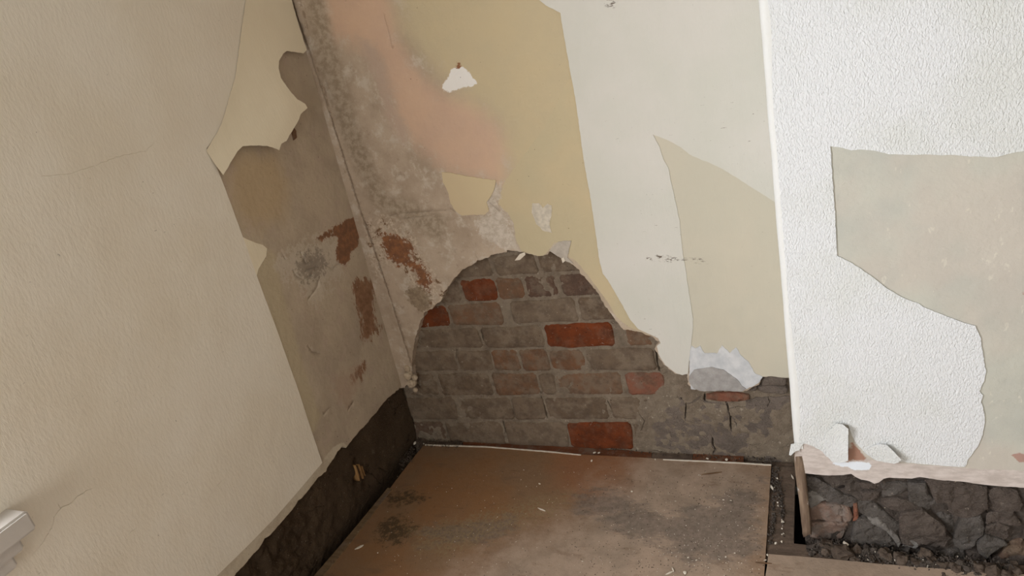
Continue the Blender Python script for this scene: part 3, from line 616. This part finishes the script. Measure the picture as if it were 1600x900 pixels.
# ------------------------------------------------------------------ chimney breast
LIP = [(1241,704),(1244,736),(1252,739),(1275,742),(1300,743),(1318,743),(1330,741),(1337,746),(1346,750),(1358,752),(1366,756),(1373,754),(1380,748),(1390,746),(1410,747),(1425,748),(1438,745),
       (1452,748),(1475,750),(1500,752),(1520,755),(1545,758),(1570,760),(1600,762),(1640,766)]
lip = BREAST.poly(LIP); xr = 3.35
zb = BREAST.px(1237, 700)[1]
out = np.concatenate([[(XE + .003, lip[0][1])], lip, [(xr, lip[-1][1] - .02), (xr, ZT), (XE + .014, ZT), (XE + .014, zb + .006), (XE + .003, zb)]])
R_ = BREAST
rsd = dict(
 bare=sd(R_, [(1230,690),(1262,690),(1300,705),(1335,715),(1385,722),(1450,727),(1505,731),(1560,734),(1700,739),(1700,800),(1230,800)]),
 red=sd(R_, [(1569,437),(1578,434),(1590,440),(1610,455),(1610,470),(1585,450),(1572,445)]),
 streak=sd(R_, [(1292,725),(1300,722),(1330,722),(1345,722),(1368,722),(1360,730),(1357,736),(1330,734),(1305,732)]),
 brownp=sd(R_, [(1322,690),(1330,690),(1340,700),(1356,716),(1345,722),(1322,722)]))
f3 = rsd['red']; g1 = sd(R_, [(1590,407),(1610,400),(1610,425),(1597,418)]); g2 = sd(R_, [(1567,694),(1575,692),(1590,705),(1610,712),(1610,730),(1597,728),(1580,710)])
rsd['red'] = lambda A: np.minimum(np.minimum(f3(A), g1(A)), g2(A) + .0)
sheet('plaster', BREAST, out, MT['breast_plaster'], wr, h=0, th=.03, res=.02, step=.006, jag=.0018, jfr=70, raw=True, sds=rsd, smooth=True,
      disp=lambda A, D: .0012 * fbm(A, 6, 3, 51), seed=31)
# papered side and rounded arris of the breast
seg = []
er = .012
def arris(name, z_lo, z_hi, mat, extra):
    V = []; Fc = []; zs = np.linspace(z_lo, z_hi, 60); N = 7
    for z in zs:
        wv = .0012 * float(fbm(np.array([[z, 0]]), 14, 3, 5)[0])
        prof = [(XE + .0 + wv, .05), (XE + wv, YB + er)] + [(XE + er - er * math.cos(a) + wv, YB + er - er * math.sin(a) - extra) for a in np.linspace(.15, math.pi / 2, N - 3)] + [(XE + er + .006 + wv, YB - extra + .0004)]
        V += [(x, y, z) for x, y in prof]
    n = N
    for i in range(len(zs) - 1):
        for j in range(n - 1): a = i * n + j; Fc.append((a, a + 1, a + n + 1, a + n))
    return mesh_obj(name, V, Fc, mat, wr, True)
zb = BREAST.px(1237, 700)[1]
arris('papered_corner', zb, ZT, MT['smooth_white'], .0022)
# white embossed paper
WP = [(1196,-80),(1700,-80),(1700,222),(1600,236),(1575,240),(1555,246),(1540,245),(1500,243),(1475,242),(1450,241),(1430,242),(1405,242),(1385,240),(1365,235),(1345,233),(1330,235),(1312,230),(1298,228),
 (1299,250),(1302,290),(1305,340),(1308,399),(1318,404),(1330,410),(1345,420),(1360,430),(1372,440),(1388,452),(1402,460),(1418,468),(1430,472),(1445,480),(1458,486),(1472,491),(1490,498),(1506,505),(1524,509),
 (1527,518),(1532,528),(1534,540),(1536,550),(1538,565),(1541,582),(1538,595),(1533,606),(1530,611),(1536,618),(1533,628),(1538,645),(1539,662),(1535,680),(1529,695),(1521,708),(1514,716),(1508,730),
 (1490,729),(1460,727),(1430,724),(1405,721),(1395,716),(1385,721),(1370,720),(1355,711),(1345,700),(1337,692),(1331,680),(1325,664),(1312,662),(1300,668),(1297,695),(1292,714),(1284,705),(1272,698),(1262,694),(1252,692),(1246,696)]
wp = R_.poly(WP, .002)
# left border follows the arris
wpo = np.concatenate([wp, [(XE + .0115, R_.px(1238, 706, .002)[1]), (XE + .0115, wp[0][1])]])
sheet('embossed_wallpaper', BREAST, wpo, MT['white_paper'], wr, h=.0022, th=.0022, res=.03, step=.003, jag=.0014, jfr=130, raw=True, seed=32, disp=lambda A, D: .001 * fbm(A, 5, 2, 9))
def curl(hinge, tip, amount):
    a = R_.px(*hinge, .002); b = R_.px(*tip, .002); t = b - a; Ln = np.linalg.norm(t); t /= Ln
    return lambda A, D: amount * np.clip(((A - a) @ t) / Ln, 0, 1.1) ** 1.8
def flap(pts, hinge, tip, amt, seed, label):
    o = sheet('wallpaper_flap', BREAST, pts, MT['white_paper'], wr, h=.0035, th=.0007, res=.006, step=.003, jag=.0006, jfr=130, disp=curl(hinge, tip, amt), solid=True, smooth=True, seed=seed); o['label'] = label
flap([(1290,676),(1300,668),(1306,660),(1317,659),(1325,664),(1325,690),(1325,715),(1318,719),(1309,722),(1300,721),(1293,714),(1288,704)], (1288,690), (1327,690), .014, 33, 'squarish white flap of paper curling off above the pink plaster')
flap([(1352,703),(1362,697),(1374,692),(1385,691),(1396,700),(1407,711),(1403,717),(1396,721),(1383,721),(1368,719)], (1358,712), (1404,703), .016, 34, 'small pointed white flap of paper at the bottom of the paper')
flap([(1233,708),(1236,694),(1248,692),(1256,693),(1252,697),(1249,703),(1243,704),(1236,709)], (1244,690), (1236,708), .006, 35, 'tiny torn tongue of white paper at the corner')
# bared rubble under the plaster
bedp = np.array([(XE + .01, -.15), (3.3, -.15), (3.3, .36), (XE + .01, .36)])
hr = -.040
sheet('earth_mortar', BREAST, np.array([(XE + .006, -.14), (XE + 1.1, -.14), (XE + 1.1, .33), (XE + .006, .33)]), MT['rubble_bed'], wr, h=hr, th=.03, res=.0075, raw=True,
      disp=lambda A, D: .006 + .012 * fbm(A, 26, 4, 61) + .004 * fbm(A, 80, 2, 62) + .014 * sstep(A[:, 1], .16, .23), seed=36)
c1 = lambda l: [(1240 + x / 5.295, 730 + y / 5.295) for x, y in l]
c2 = lambda l: [(1420 + x / 5.294, 730 + y / 5.294) for x, y in l]
stones = [
 (c1([(90,60),(190,80),(300,150),(400,215),(500,252),(525,300),(470,328),(380,302),(280,280),(200,205),(110,140)]), 'stone_grey', .012, 's'),
 (c1([(120,210),(170,200),(230,240),(255,275),(190,312),(140,322),(118,270)]), 'stone_pale', .016, 's'),
 (c1([(140,312),(240,300),(330,302),(450,330),(484,400),(440,436),(300,428),(145,432)]), 'brick_rubble', .013, 'b'),
 (c1([(145,442),(300,438),(430,450),(455,500),(400,600),(300,595),(150,580)]), 'brick_rubble', .010, 'b'),
 (c1([(488,318),(524,316),(532,430),(495,438)]), 'brick_pink', .016, 's'),
 (c1([(540,290),(640,276),(720,340),(790,400),(865,470),(910,540),(900,600),(850,590),(800,520),(710,430),(600,400),(532,350)]), 'stone_grey', .010, 's'),
 (c1([(540,430),(600,415),(700,440),(760,520),(850,650),(780,668),(650,665),(550,632),(480,600),(500,500)]), 'stone_grey', .016, 's'),
 (c1([(620,420),(700,430),(770,480),(845,560),(885,620),(860,652),(800,580),(735,510),(640,470)]), 'stone_pale', .020, 's'),
 (c1([(560,190),(640,180),(720,200),(700,240),(640,265),(560,262)]), 'stone_brown', .004, 's'),
 (c1([(735,255),(850,240),(960,270),(1060,330),(950,372),(820,340),(740,300)]), 'stone_brown', .008, 's'),
 (c1([(860,380),(1060,360),(1060,470),(950,520),(890,450)]), 'stone_brown', .006, 's'),
 (c1([(905,590),(960,570),(1059,610),(1010,660),(900,640)]), 'stone_pale', .010, 's'),
 (c1([(870,680),(950,670),(960,720),(890,720)]), 'stone_grey', .012, 's'),
 (c1([(540,120),(700,130),(680,175),(560,172)]), 'stone_brown', .010, 's'),
 (c1([(720,120),(900,110),(1000,150),(880,210),(740,230)]), 'stone_grey', .006, 's'),
 (c1([(200,70),(320,72),(440,100),(430,150),(330,150)]), 'void', -.006, 's'),  # no stone: near-black slab, shade of the hollow under the lip put into colour
 (c2([(0,115),(140,115),(165,200),(240,280),(262,320),(120,352),(0,365)]), 'stone_grey', .010, 's'),
 (c2([(150,130),(250,105),(400,118),(500,130),(640,170),(645,330),(560,382),(430,402),(340,362),(325,300),(240,290)]), 'stone_brown', .018, 's'),
 (c2([(655,180),(760,165),(880,190),(912,240),(930,290),(900,350),(740,362),(660,345),(645,300)]), 'stone_brown', .012, 's'),
 (c2([(-60,375),(110,350),(200,420),(290,490),(305,560),(350,600),(290,662),(120,650),(40,672),(-70,640)]), 'stone_brown', .020, 's'),
 (c2([(260,330),(330,362),(430,412),(405,500),(370,570),(320,545),(290,480),(205,380)]), 'stone_grey', -.004, 's'),
 (c2([(440,405),(590,390),(622,480),(612,560),(540,650),(470,682),(390,660),(372,600),(402,500)]), 'stone_grey', .014, 's'),
 (c2([(650,382),(760,362),(862,366),(920,440),(930,462),(820,472),(730,445),(640,470)]), 'stone_brown', .014, 's'),
 (c2([(640,482),(730,452),(820,475),(820,560),(780,602),(690,570),(635,545)]), 'stone_brown', .012, 's'),
 (c2([(560,650),(640,572),(780,612),(812,640),(720,692),(642,745),(580,710)]), 'stone_grey', .018, 's'),
 (c2([(250,700),(340,662),(450,692),(470,770),(330,780),(240,742)]), 'stone_grey', .008, 's'),
 (c2([(470,725),(560,700),(640,755),(600,850),(480,830)]), 'stone_brown', .006, 's'),
 (c2([(830,605),(940,592),(1000,700),(720,735),(800,665)]), 'brick_dark', .006, 's'),
 (c2([(700,745),(960,722),(1000,880),(700,822)]), 'stone_brown', .012, 's'),
 (c2([(940,470),(1040,440),(1060,560),(950,580)]), 'stone_brown', .004, 's'),
 (c2([(80,700),(130,672),(175,700),(160,735),(90,735)]), 'stone_grey', .010, 's')]
for i, (pl, mm, dh, kd) in enumerate(stones):
    q = BREAST.poly(pl, hr + dh); q = q.mean(0) + (q - q.mean(0)) * 1.06
    slab('brick' if kd == 'b' else 'stone', BREAST, q, MT[mm], wr, hr + .010 + dh * .7, .05, .0045, .007, 200 + i, step=.008, jag=.0045, tilt=rng.normal(0, .10, 2), chk=0, bulge=.002, gs=.0055, crag=.005)

# ------------------------------------------------------------------ floor
fl = empty('floor'); tag(fl, 'dusty floor of old boards under worn brown sheets', kind='structure')
box('subfloor', -.3, 3.5, -4.1, .1, -.34, -.16, MT['void'], fl)
fp = lambda l, h=0: FLOOR.poly(l, h)
ex = lambda p, *q: np.concatenate([p, np.array(q)])
def board(name, pts, mat, h, th=.02, jag=.001, raw=False, **k):
    return sheet(name, FLOOR, pts, mat, fl, h=h, th=th, res=k.pop('res', .03), step=.008, jag=jag, jfr=40, raw=raw, **k)
# boards along the back wall
board('floorboard', [(655,688),(700,690),(722,690),(722,700),(700,702),(655,699)], MT['board_dark'], -.010)
board('floorboard', [(724,689),(800,691),(888,697),(960,703),(962,718),(900,714),(820,706),(722,702)], MT['board_red'], -.006)
board('floorboard', [(961,702),(1018,706),(1018,722),(960,718)], MT['board_red'], -.007)
board('floorboard', [(1019,707),(1082,709),(1082,722),(1018,722)], MT['board_dark'], -.005)
board('floorboard', [(1083,709),(1162,712),(1161,728),(1082,724)], MT['board_red'], -.004)
board('floorboard', [(1164,720),(1240,723),(1240,728),(1164,727)], MT['board_dark'], -.014)
# dark board to the right of the sheet, down to the second sheet
bb = fp([(1206,726),(1242,726),(1241,790),(1240,846),(1258,848),(1290,850)])
b2 = fp([(1600,895),(1197,870)])
board('floorboard', np.concatenate([bb, [(3.2, bb[-1][1] - .01), (3.2, b2[0][1] - .1)], b2, fp([(1203,760)])]), MT['board_dark'], -.006, raw=True)
# supporting boards under the sheets
under = fp([(670,700),(1200,728),(1190,900)])
board('floorboard', np.array([(.10, -.03), (1.06, -.035), (1.06, -.30), (.10, -.30)]), MT['board_dark'], -.012, raw=True)
board('floorboard', np.array([(.10, -.305), (1.06, -.305), (1.06, -.58), (.10, -.58)]), MT['board_dark'], -.012, raw=True)
# main sheet
m1 = fp([(662,695),(700,696),(760,698),(820,702),(862,706),(907,710),(960,713),(1037,717),(1100,720),(1160,723),(1205,726),(1204,745),(1201,790),(1198,840),(1194,900),(1180,1150)])
le = fp([(500,900),(560,826),(610,762),(645,716)]); le2 = fp([(400,1030)])
yl = m1[-1][1]
xl = le[0][0] + (le[0][0] - le[2][0]) / (le[0][1] - le[2][1]) * (yl - le[0][1])
fsd = dict(
 red=sd(FLOOR, [(860,690),(1010,700),(1000,780),(930,800),(870,760)]),
 dusty=sd(FLOOR, [(1020,700),(1210,720),(1190,960),(640,960),(760,860),(900,800)]),
 dirt=sd(FLOOR, [(1040,800),(1190,740),(1190,860),(1150,890),(1080,880),(1000,850),(900,800),(870,770),(950,760)]),
 mould=sd(FLOOR, [(590,780),(640,772),(672,782),(640,800),(628,815),(650,830),(610,850),(585,838),(600,810)]),
 moss=sd(FLOOR, [(640,830),(700,815),(760,800),(850,775),(900,770),(870,800),(770,840),(700,870),(650,860)]),
 seam=sdl(FLOOR, [(662,726),(705,728),(760,731),(815,737)], [(660,790),(760,797),(820,803)], [(1005,748),(1080,754)]))
ndirt = sd(FLOOR, [(740,810),(800,812),(790,840),(740,850),(690,850),(650,838)]); d0 = fsd['dirt']; fsd['dirt'] = lambda A: np.minimum(d0(A) + .02, ndirt(A))
nm = sd(FLOOR, [(595,772),(640,768),(672,778),(640,786),(610,786)]); nm2 = sd(FLOOR, [(590,825),(600,812),(628,806),(630,818),(655,822),(625,850),(592,846)])
fsd['mould'] = lambda A: np.minimum(nm(A), nm2(A))
MF = np.concatenate([m1, [(xl, yl)], le])
sheet('floor_sheet', FLOOR, MF, MT['sheet'], fl, h=0, th=.005, res=.02, step=.006, jag=.0008, jfr=60, raw=True, sds=fsd, smooth=True, disp=lambda A, D: .0012 * fbm(A, 5, 3, 71), seed=41)['label'] = 'large worn brown sheet laid over the boards'
# lipping strip along the left edge of the main sheet
e0 = fp([(505,897),(560,828),(600,780)]); 
sheet('edge_strip', FLOOR, [(486,905),(540,842),(606,762),(612,764),(548,846),(500,905)], m_board('grey strip', (128, 106, 80), (104, 84, 62)), fl, h=.003, th=.006, res=.02, step=.006, jag=.0008, seed=42)
sheet('frayed_edge', FLOOR, [(664,694),(760,697),(862,705),(908,710),(907,711),(862,706.5),(760,698.5),(664,695.6)], MT['chip_white'], fl, h=.002, th=.002, res=.02, step=.004, jag=.0006, seed=43)
sheet('frayed_edge', FLOOR, [(1036,717),(1100,719.5),(1160,722.5),(1205,725.5),(1205,727),(1160,724),(1100,721),(1036,718.3)], MT['chip_white'], fl, h=.002, th=.002, res=.02, step=.004, jag=.0006, seed=44)
# second sheet, right foreground
s2 = fp([(1201,866),(1240,869),(1300,874),(1360,880),(1440,887),(1500,891),(1600,898)])
sl = (s2[-1][1] - s2[0][1]) / (s2[-1][0] - s2[0][0])
q2 = np.concatenate([s2, [(3.2, s2[-1][1] + sl * (3.2 - s2[-1][0]))], [(3.2, -3.9), (.9, -3.9)], fp([(1183,1150),(1196,900)])])
sheet('floor_sheet', FLOOR, q2, MT['sheet'], fl, h=.001, th=.005, res=.06, step=.008, jag=.0012, jfr=60, raw=True, sds={k: (lambda A: np.full(len(A), 1.0)) for k in fsd} | {'dusty': lambda A: np.full(len(A), -1.0)}, seed=45)['label'] = 'second brown sheet in the right foreground'
sheet('floor_sheet', FLOOR, np.array([(.28, yl - .006), (.28, -3.9), (.89, -3.9), (m1[-1][0] - .004, yl - .006)]), MT['sheet'], fl, h=.0, th=.005, res=.1, raw=True, sds={k: (lambda A: np.full(len(A), 1.0)) for k in fsd}, seed=46)

# ------------------------------------------------------------------ the leaning batten at the corner of the breast
def bar(name, p0, p1, w_, t_, mat, parent=None, seed=0, seg=14):
    p0 = Vector(p0); p1 = Vector(p1); ax = (p1 - p0); Ln = ax.length; ax.normalize()
    sd_ = Vector((1, 0, 0)); sd_ = (sd_ - ax * sd_.dot(ax)).normalized(); up = ax.cross(sd_)
    V = []; Fc = []
    prof = [(-.5, -.35), (-.35, -.5), (.35, -.5), (.5, -.35), (.5, .35), (.35, .5), (-.35, .5), (-.5, .35)]
    for i in range(seg + 1):
        t = i / seg; c = p0 + ax * (Ln * t)
        for k, (a, b) in enumerate(prof):
            n = .10 * float(fbm(np.array([[t * 6 + k * 3.1, k * 1.7 + seed]]), 1, 3, seed)[0])
            V.append(tuple(c + sd_ * (w_ * (a + n)) + up * (t_ * (b + n * .6)) + ax * (.006 * math.sin(k * 2.3) if i in (0, seg) else 0)))
    for i in range(seg):
        for k in range(8): a = i * 8 + k; b = i * 8 + (k + 1) % 8; Fc.append((a, b, b + 8, a + 8))
    Fc.append(tuple(range(7, -1, -1))); Fc.append(tuple(seg * 8 + k for k in range(8)))
    return mesh_obj(name, V, Fc, mat, parent, True)
pt_ = BREAST.pt(BREAST.px(1247, 706, .0), -.012)[0]; pb_ = BREAST.pt(BREAST.px(1261, 836, .010), .002)[0]
bt = bar('timber_batten', pt_, pb_, .020, .022, MT['batten'], None, 3); tag(bt, 'weathered upright timber batten at the broken corner of the chimney breast', 'batten')

# ------------------------------------------------------------------ debris
def lumps(name, s, mat, seed, sub=2, flat=.7, amp=.45):
    bm = bmesh.new(); bmesh.ops.create_icosphere(bm, subdivisions=sub, radius=s)
    co = np.array([tuple(v.co) for v in bm.verts]) / s
    r = 1 + amp * fbm(np.stack([co[:, 0] * 1.3 + co[:, 2] * .9 + seed * 7, co[:, 1] * 1.3 - co[:, 2] * .8], 1), 1.3, 2, seed)
    for v, k in zip(bm.verts, r): v.co *= float(k); v.co.z *= flat
    me = bpy.data.meshes.new(name); bm.to_mesh(me); bm.free(); me.materials.append(mat); return me
lumpm = [lumps('rubble', 1, MT[['debris_dark', 'debris_mid', 'debris_dark', 'debris_dark'][i % 4]], i, 1 + i % 2, .75, .9) for i in range(6)]
def inst(name, me, loc, sc_, rz, label, cat, group=None, tiltr=.3):
    o = bpy.data.objects.new(name, me); C.objects.link(o); o.location = loc; o.scale = sc_
    o.rotation_euler = (random.uniform(-tiltr, tiltr), random.uniform(-tiltr, tiltr), rz); return tag(o, label, cat, group)
def scatter(line, width_px, n):
    out = []
    for _ in range(n):
        t = random.random() * (len(line) - 1); i = int(t); f = t - i
        x = line[i][0] + (line[i + 1][0] - line[i][0]) * f; y = line[i][1] + (line[i + 1][1] - line[i][1]) * f
        out.append((x + random.gauss(0, 2), y + random.gauss(0, 1) * width_px))
    return out
foot = [(1262,852),(1300,857),(1340,864),(1380,868),(1420,876),(1470,882),(1520,888),(1590,896)]
for i, (x, y) in enumerate(scatter(foot, 5.5, 120)):
    p = FLOOR.pt(FLOOR.px(x, y, .002), 0)[0]; s = random.choice([.004, .005, .006, .008, .011])
    inst('rubble_lump', random.choice(lumpm), (p[0], min(p[1], YB - .005), -.006 + s * .5), (s, s * random.uniform(.7, 1), s), random.random() * 6, 'dark crumb of stone lying at the foot of the bared rubble', 'rubble', 'rubble lumps at the foot of the chimney breast')
big = [(1288,846,.015,'rounded dark stone against the foot of the bared brick, just right of the batten'),(1281,843,.011,'small dark stone touching the lower end of the batten'),
 (1318,863,.020,'largest stone in the rubble heap, upright and dark'),(1336,857,.015,'dark stone just right of the largest stone in the heap'),(1352,856,.011,'dark stone under the pale streaked slab'),
 (1407,872,.014,'rounded grey stone lying in front of the gap between two large slabs'),(1443,864,.014,'blue-grey stone lodged in the hollow under the broad brown slab'),
 (1422,877,.010,'little stone between the rounded grey one and the sheet edge'),(1300,857,.010,'little stone left of the largest stone in the heap'),(1475,880,.012,'brown stone at the sheet edge below the broad brown slab'),
 (1500,878,.012,'brown stone under the cracked earth right of the broad slab'),(1550,890,.015,'brown clod at the foot of the rubble near the right edge'),(1582,890,.013,'rightmost brown clod at the foot of the rubble'),(1268,860,.008,'pebble on the board below the batten')]
for i, (x, y, s, lb) in enumerate(big):
    p = FLOOR.pt(FLOOR.px(x, y, .006), 0)[0]
    inst('rubble_stone', lumpm[(i * 2 + 1) % 6], (p[0], min(p[1], YB - .004), -.006 + s * .45), (s, s * .8, s), i, lb, 'stone')
# a fine bed of crumbs under them
def crumbs(name, pts, mat, label, s0=.0012, s1=.003, z=0.0, zr=0.0, pale=()):
    V = []; Fc = []; nd = len(pts); pts = list(pts) + list(pale)
    base = np.array([(1,0,-.4),(-.5,.9,-.4),(-.5,-.9,-.4),(0,0,.9),(.6,.5,.5),(-.6,.2,.6)])
    fcs = [(0,1,4),(1,5,4),(1,2,5),(2,3,5),(3,4,5),(2,0,3),(0,4,3),(0,2,1)]
    for (x, y) in pts:
        p = FLOOR.pt(FLOOR.px(x, y, z), z)[0]; s = random.uniform(s0, s1) ; a = random.random() * 6.28
        Rm = np.array([[math.cos(a), -math.sin(a), 0], [math.sin(a), math.cos(a), 0], [0, 0, 1]])
        q = (base * rng.uniform(.6, 1.2, base.shape)) @ Rm.T * s + p + (0, 0, s * .4 + random.random() * zr); n0 = len(V); V += q.tolist(); Fc += [tuple(i + n0 for i in f) for f in fcs]
    o = mesh_obj(name, V, Fc, mat)
    if pale:
        o.data.materials.append(MT['chip_white']); o.data.polygons.foreach_set('material_index', [0] * (nd * 8) + [1] * (len(pale) * 8))
    return tag(o, label, 'debris', kind='stuff')
crumbs('loose_grit', scatter(foot, 6, 3200), MT['debris_dark'], 'dark grit with pale specks along the foot of the bared rubble', .0012, .0042, -.004, .004, scatter(foot, 6, 70))
crumbs('loose_grit', scatter([(1168,722),(1200,730),(1212,745),(1220,775),(1224,810)], 9, 260) + scatter([(1206,740),(1210,800),(1202,850)], 6, 160), MT['debris_dark'], 'dark grit with pale specks on the board beside the batten', .0012, .0042, -.004, 0, scatter([(1210,740),(1222,800),(1225,850)], 8, 16))
crumbs('loose_grit', scatter([(655,690),(640,712),(626,728)], 6, 260) + scatter([(660,692),(720,694)], 4, 160), MT['debris_mid'], 'brown grit in the corner behind the large sheet', .001, .003, .001)
crumbs('loose_grit', scatter([(930,697),(1000,707),(1100,712),(1190,720)], 2.5, 150), MT['debris_mid'], 'brown grit along the foot of the back wall', .001, .0032, -.003)
crumbs('loose_grit', [(random.uniform(620, 1195), random.uniform(735, 900)) for _ in range(500)] + [(random.uniform(900, 1195), random.uniform(740, 900)) for _ in range(500)], MT['debris_mid'], 'fine dark and pale specks over the large sheet', .0006, .0016, .001, 0, [(random.uniform(600, 1195), random.uniform(730, 900)) for _ in range(260)] + [(random.uniform(980, 1195), random.uniform(760, 900)) for _ in range(160)])
# counted chips
chipm = [lumps('chip', 1, MT['chip_white'], 20 + i, 1, .35, .5) for i in range(3)]
for (x, y, s, lb) in [(655,683,.009,'larger white chip in the back left corner'),(664,690,.004,None),(935,692,.006,'white chip against the foot of the back wall, below the red brick'),(940,696,.005,None),(924,719,.005,'oval pale chip on the sheet near its back edge'),
    (1024,717,.004,None),(1137,707,.006,'pale chip against the back wall near the gap in the boards'),(1107,708,.005,None),(1070,894,.006,'white chip beside a dark crumb at the bottom of the photo'),(1046,893,.003,None),(1075,870,.003,None),(1148,863,.003,None),(1134,869,.003,None),
    (1199,866,.004,None),(1212,848,.004,'pale grit bead on the dark board'),(1196,874,.003,None),(1322,852,.008,'flat white chip on the rubble heap'),(1088,874,.003,None),(987,767,.004,None),(843,755,.004,None),(1142,781,.003,None),(1130,780,.003,None),(1092,741,.003,None),(910,876,.003,None),(590,863,.003,None)]:
    p = FLOOR.pt(FLOOR.px(x, y, .004), 0)[0]
    zz = .012 if lb and 'heap' in lb else 0
    inst('plaster_chip', random.choice(chipm), (p[0], min(p[1], -.006 if x < 1240 else YB - .01), .001 + zz + s * .3), (s, s * .7, s), random.random() * 6, lb or 'tiny pale plaster chip lying on the floor', 'chip', None if lb else 'tiny plaster chips on the floor', .15)
def flake(x0, y0, x1, y1, wd_, lb, z=.003, mat='chip_white', name='paint_flake', cat='flake'):
    a = FLOOR.px(x0, y0, z); b = FLOOR.px(x1, y1, z); t = (b - a) / np.linalg.norm(b - a); n = np.array([-t[1], t[0]]) * wd_
    q = np.array([a, a * .6 + b * .4 - n, a * .2 + b * .8 - n * .7, b, a * .3 + b * .7 + n * .8, a * .7 + b * .3 + n * .6])
    o = sheet(name, FLOOR, q, MT[mat], None, h=z, th=.0022, res=.006, raw=True, solid=True, seed=int(x0), jag=.0005); return tag(o, lb, cat)
flake(554,858,568,851,.004,'leaf-shaped white flake near the left edge of the sheet')
flake(840,793,852,798,.002,'thin curled pale flake in the middle of the sheet')
flake(1204,757,1208,765,.003,'white stick-like flake on the right edge of the sheet')
flake(1040,897,1052,892,.0018,'white bent sliver at the bottom of the photo, long limb')
flake(1050,886,1053,893,.0018,'white bent sliver at the bottom of the photo, short limb')
flake(1096,741,1128,737,.0022,'dark splinter of wood near the back of the sheet', mat='wood_old', name='splinter', cat='splinter')
flake(1180,878,1206,880,.0016,'short pale splinter across the joint of the two sheets', mat='wood_old', name='splinter', cat='splinter')
flake(1236,741,1240,748,.002,'pale sliver lying beside the batten', -.002)
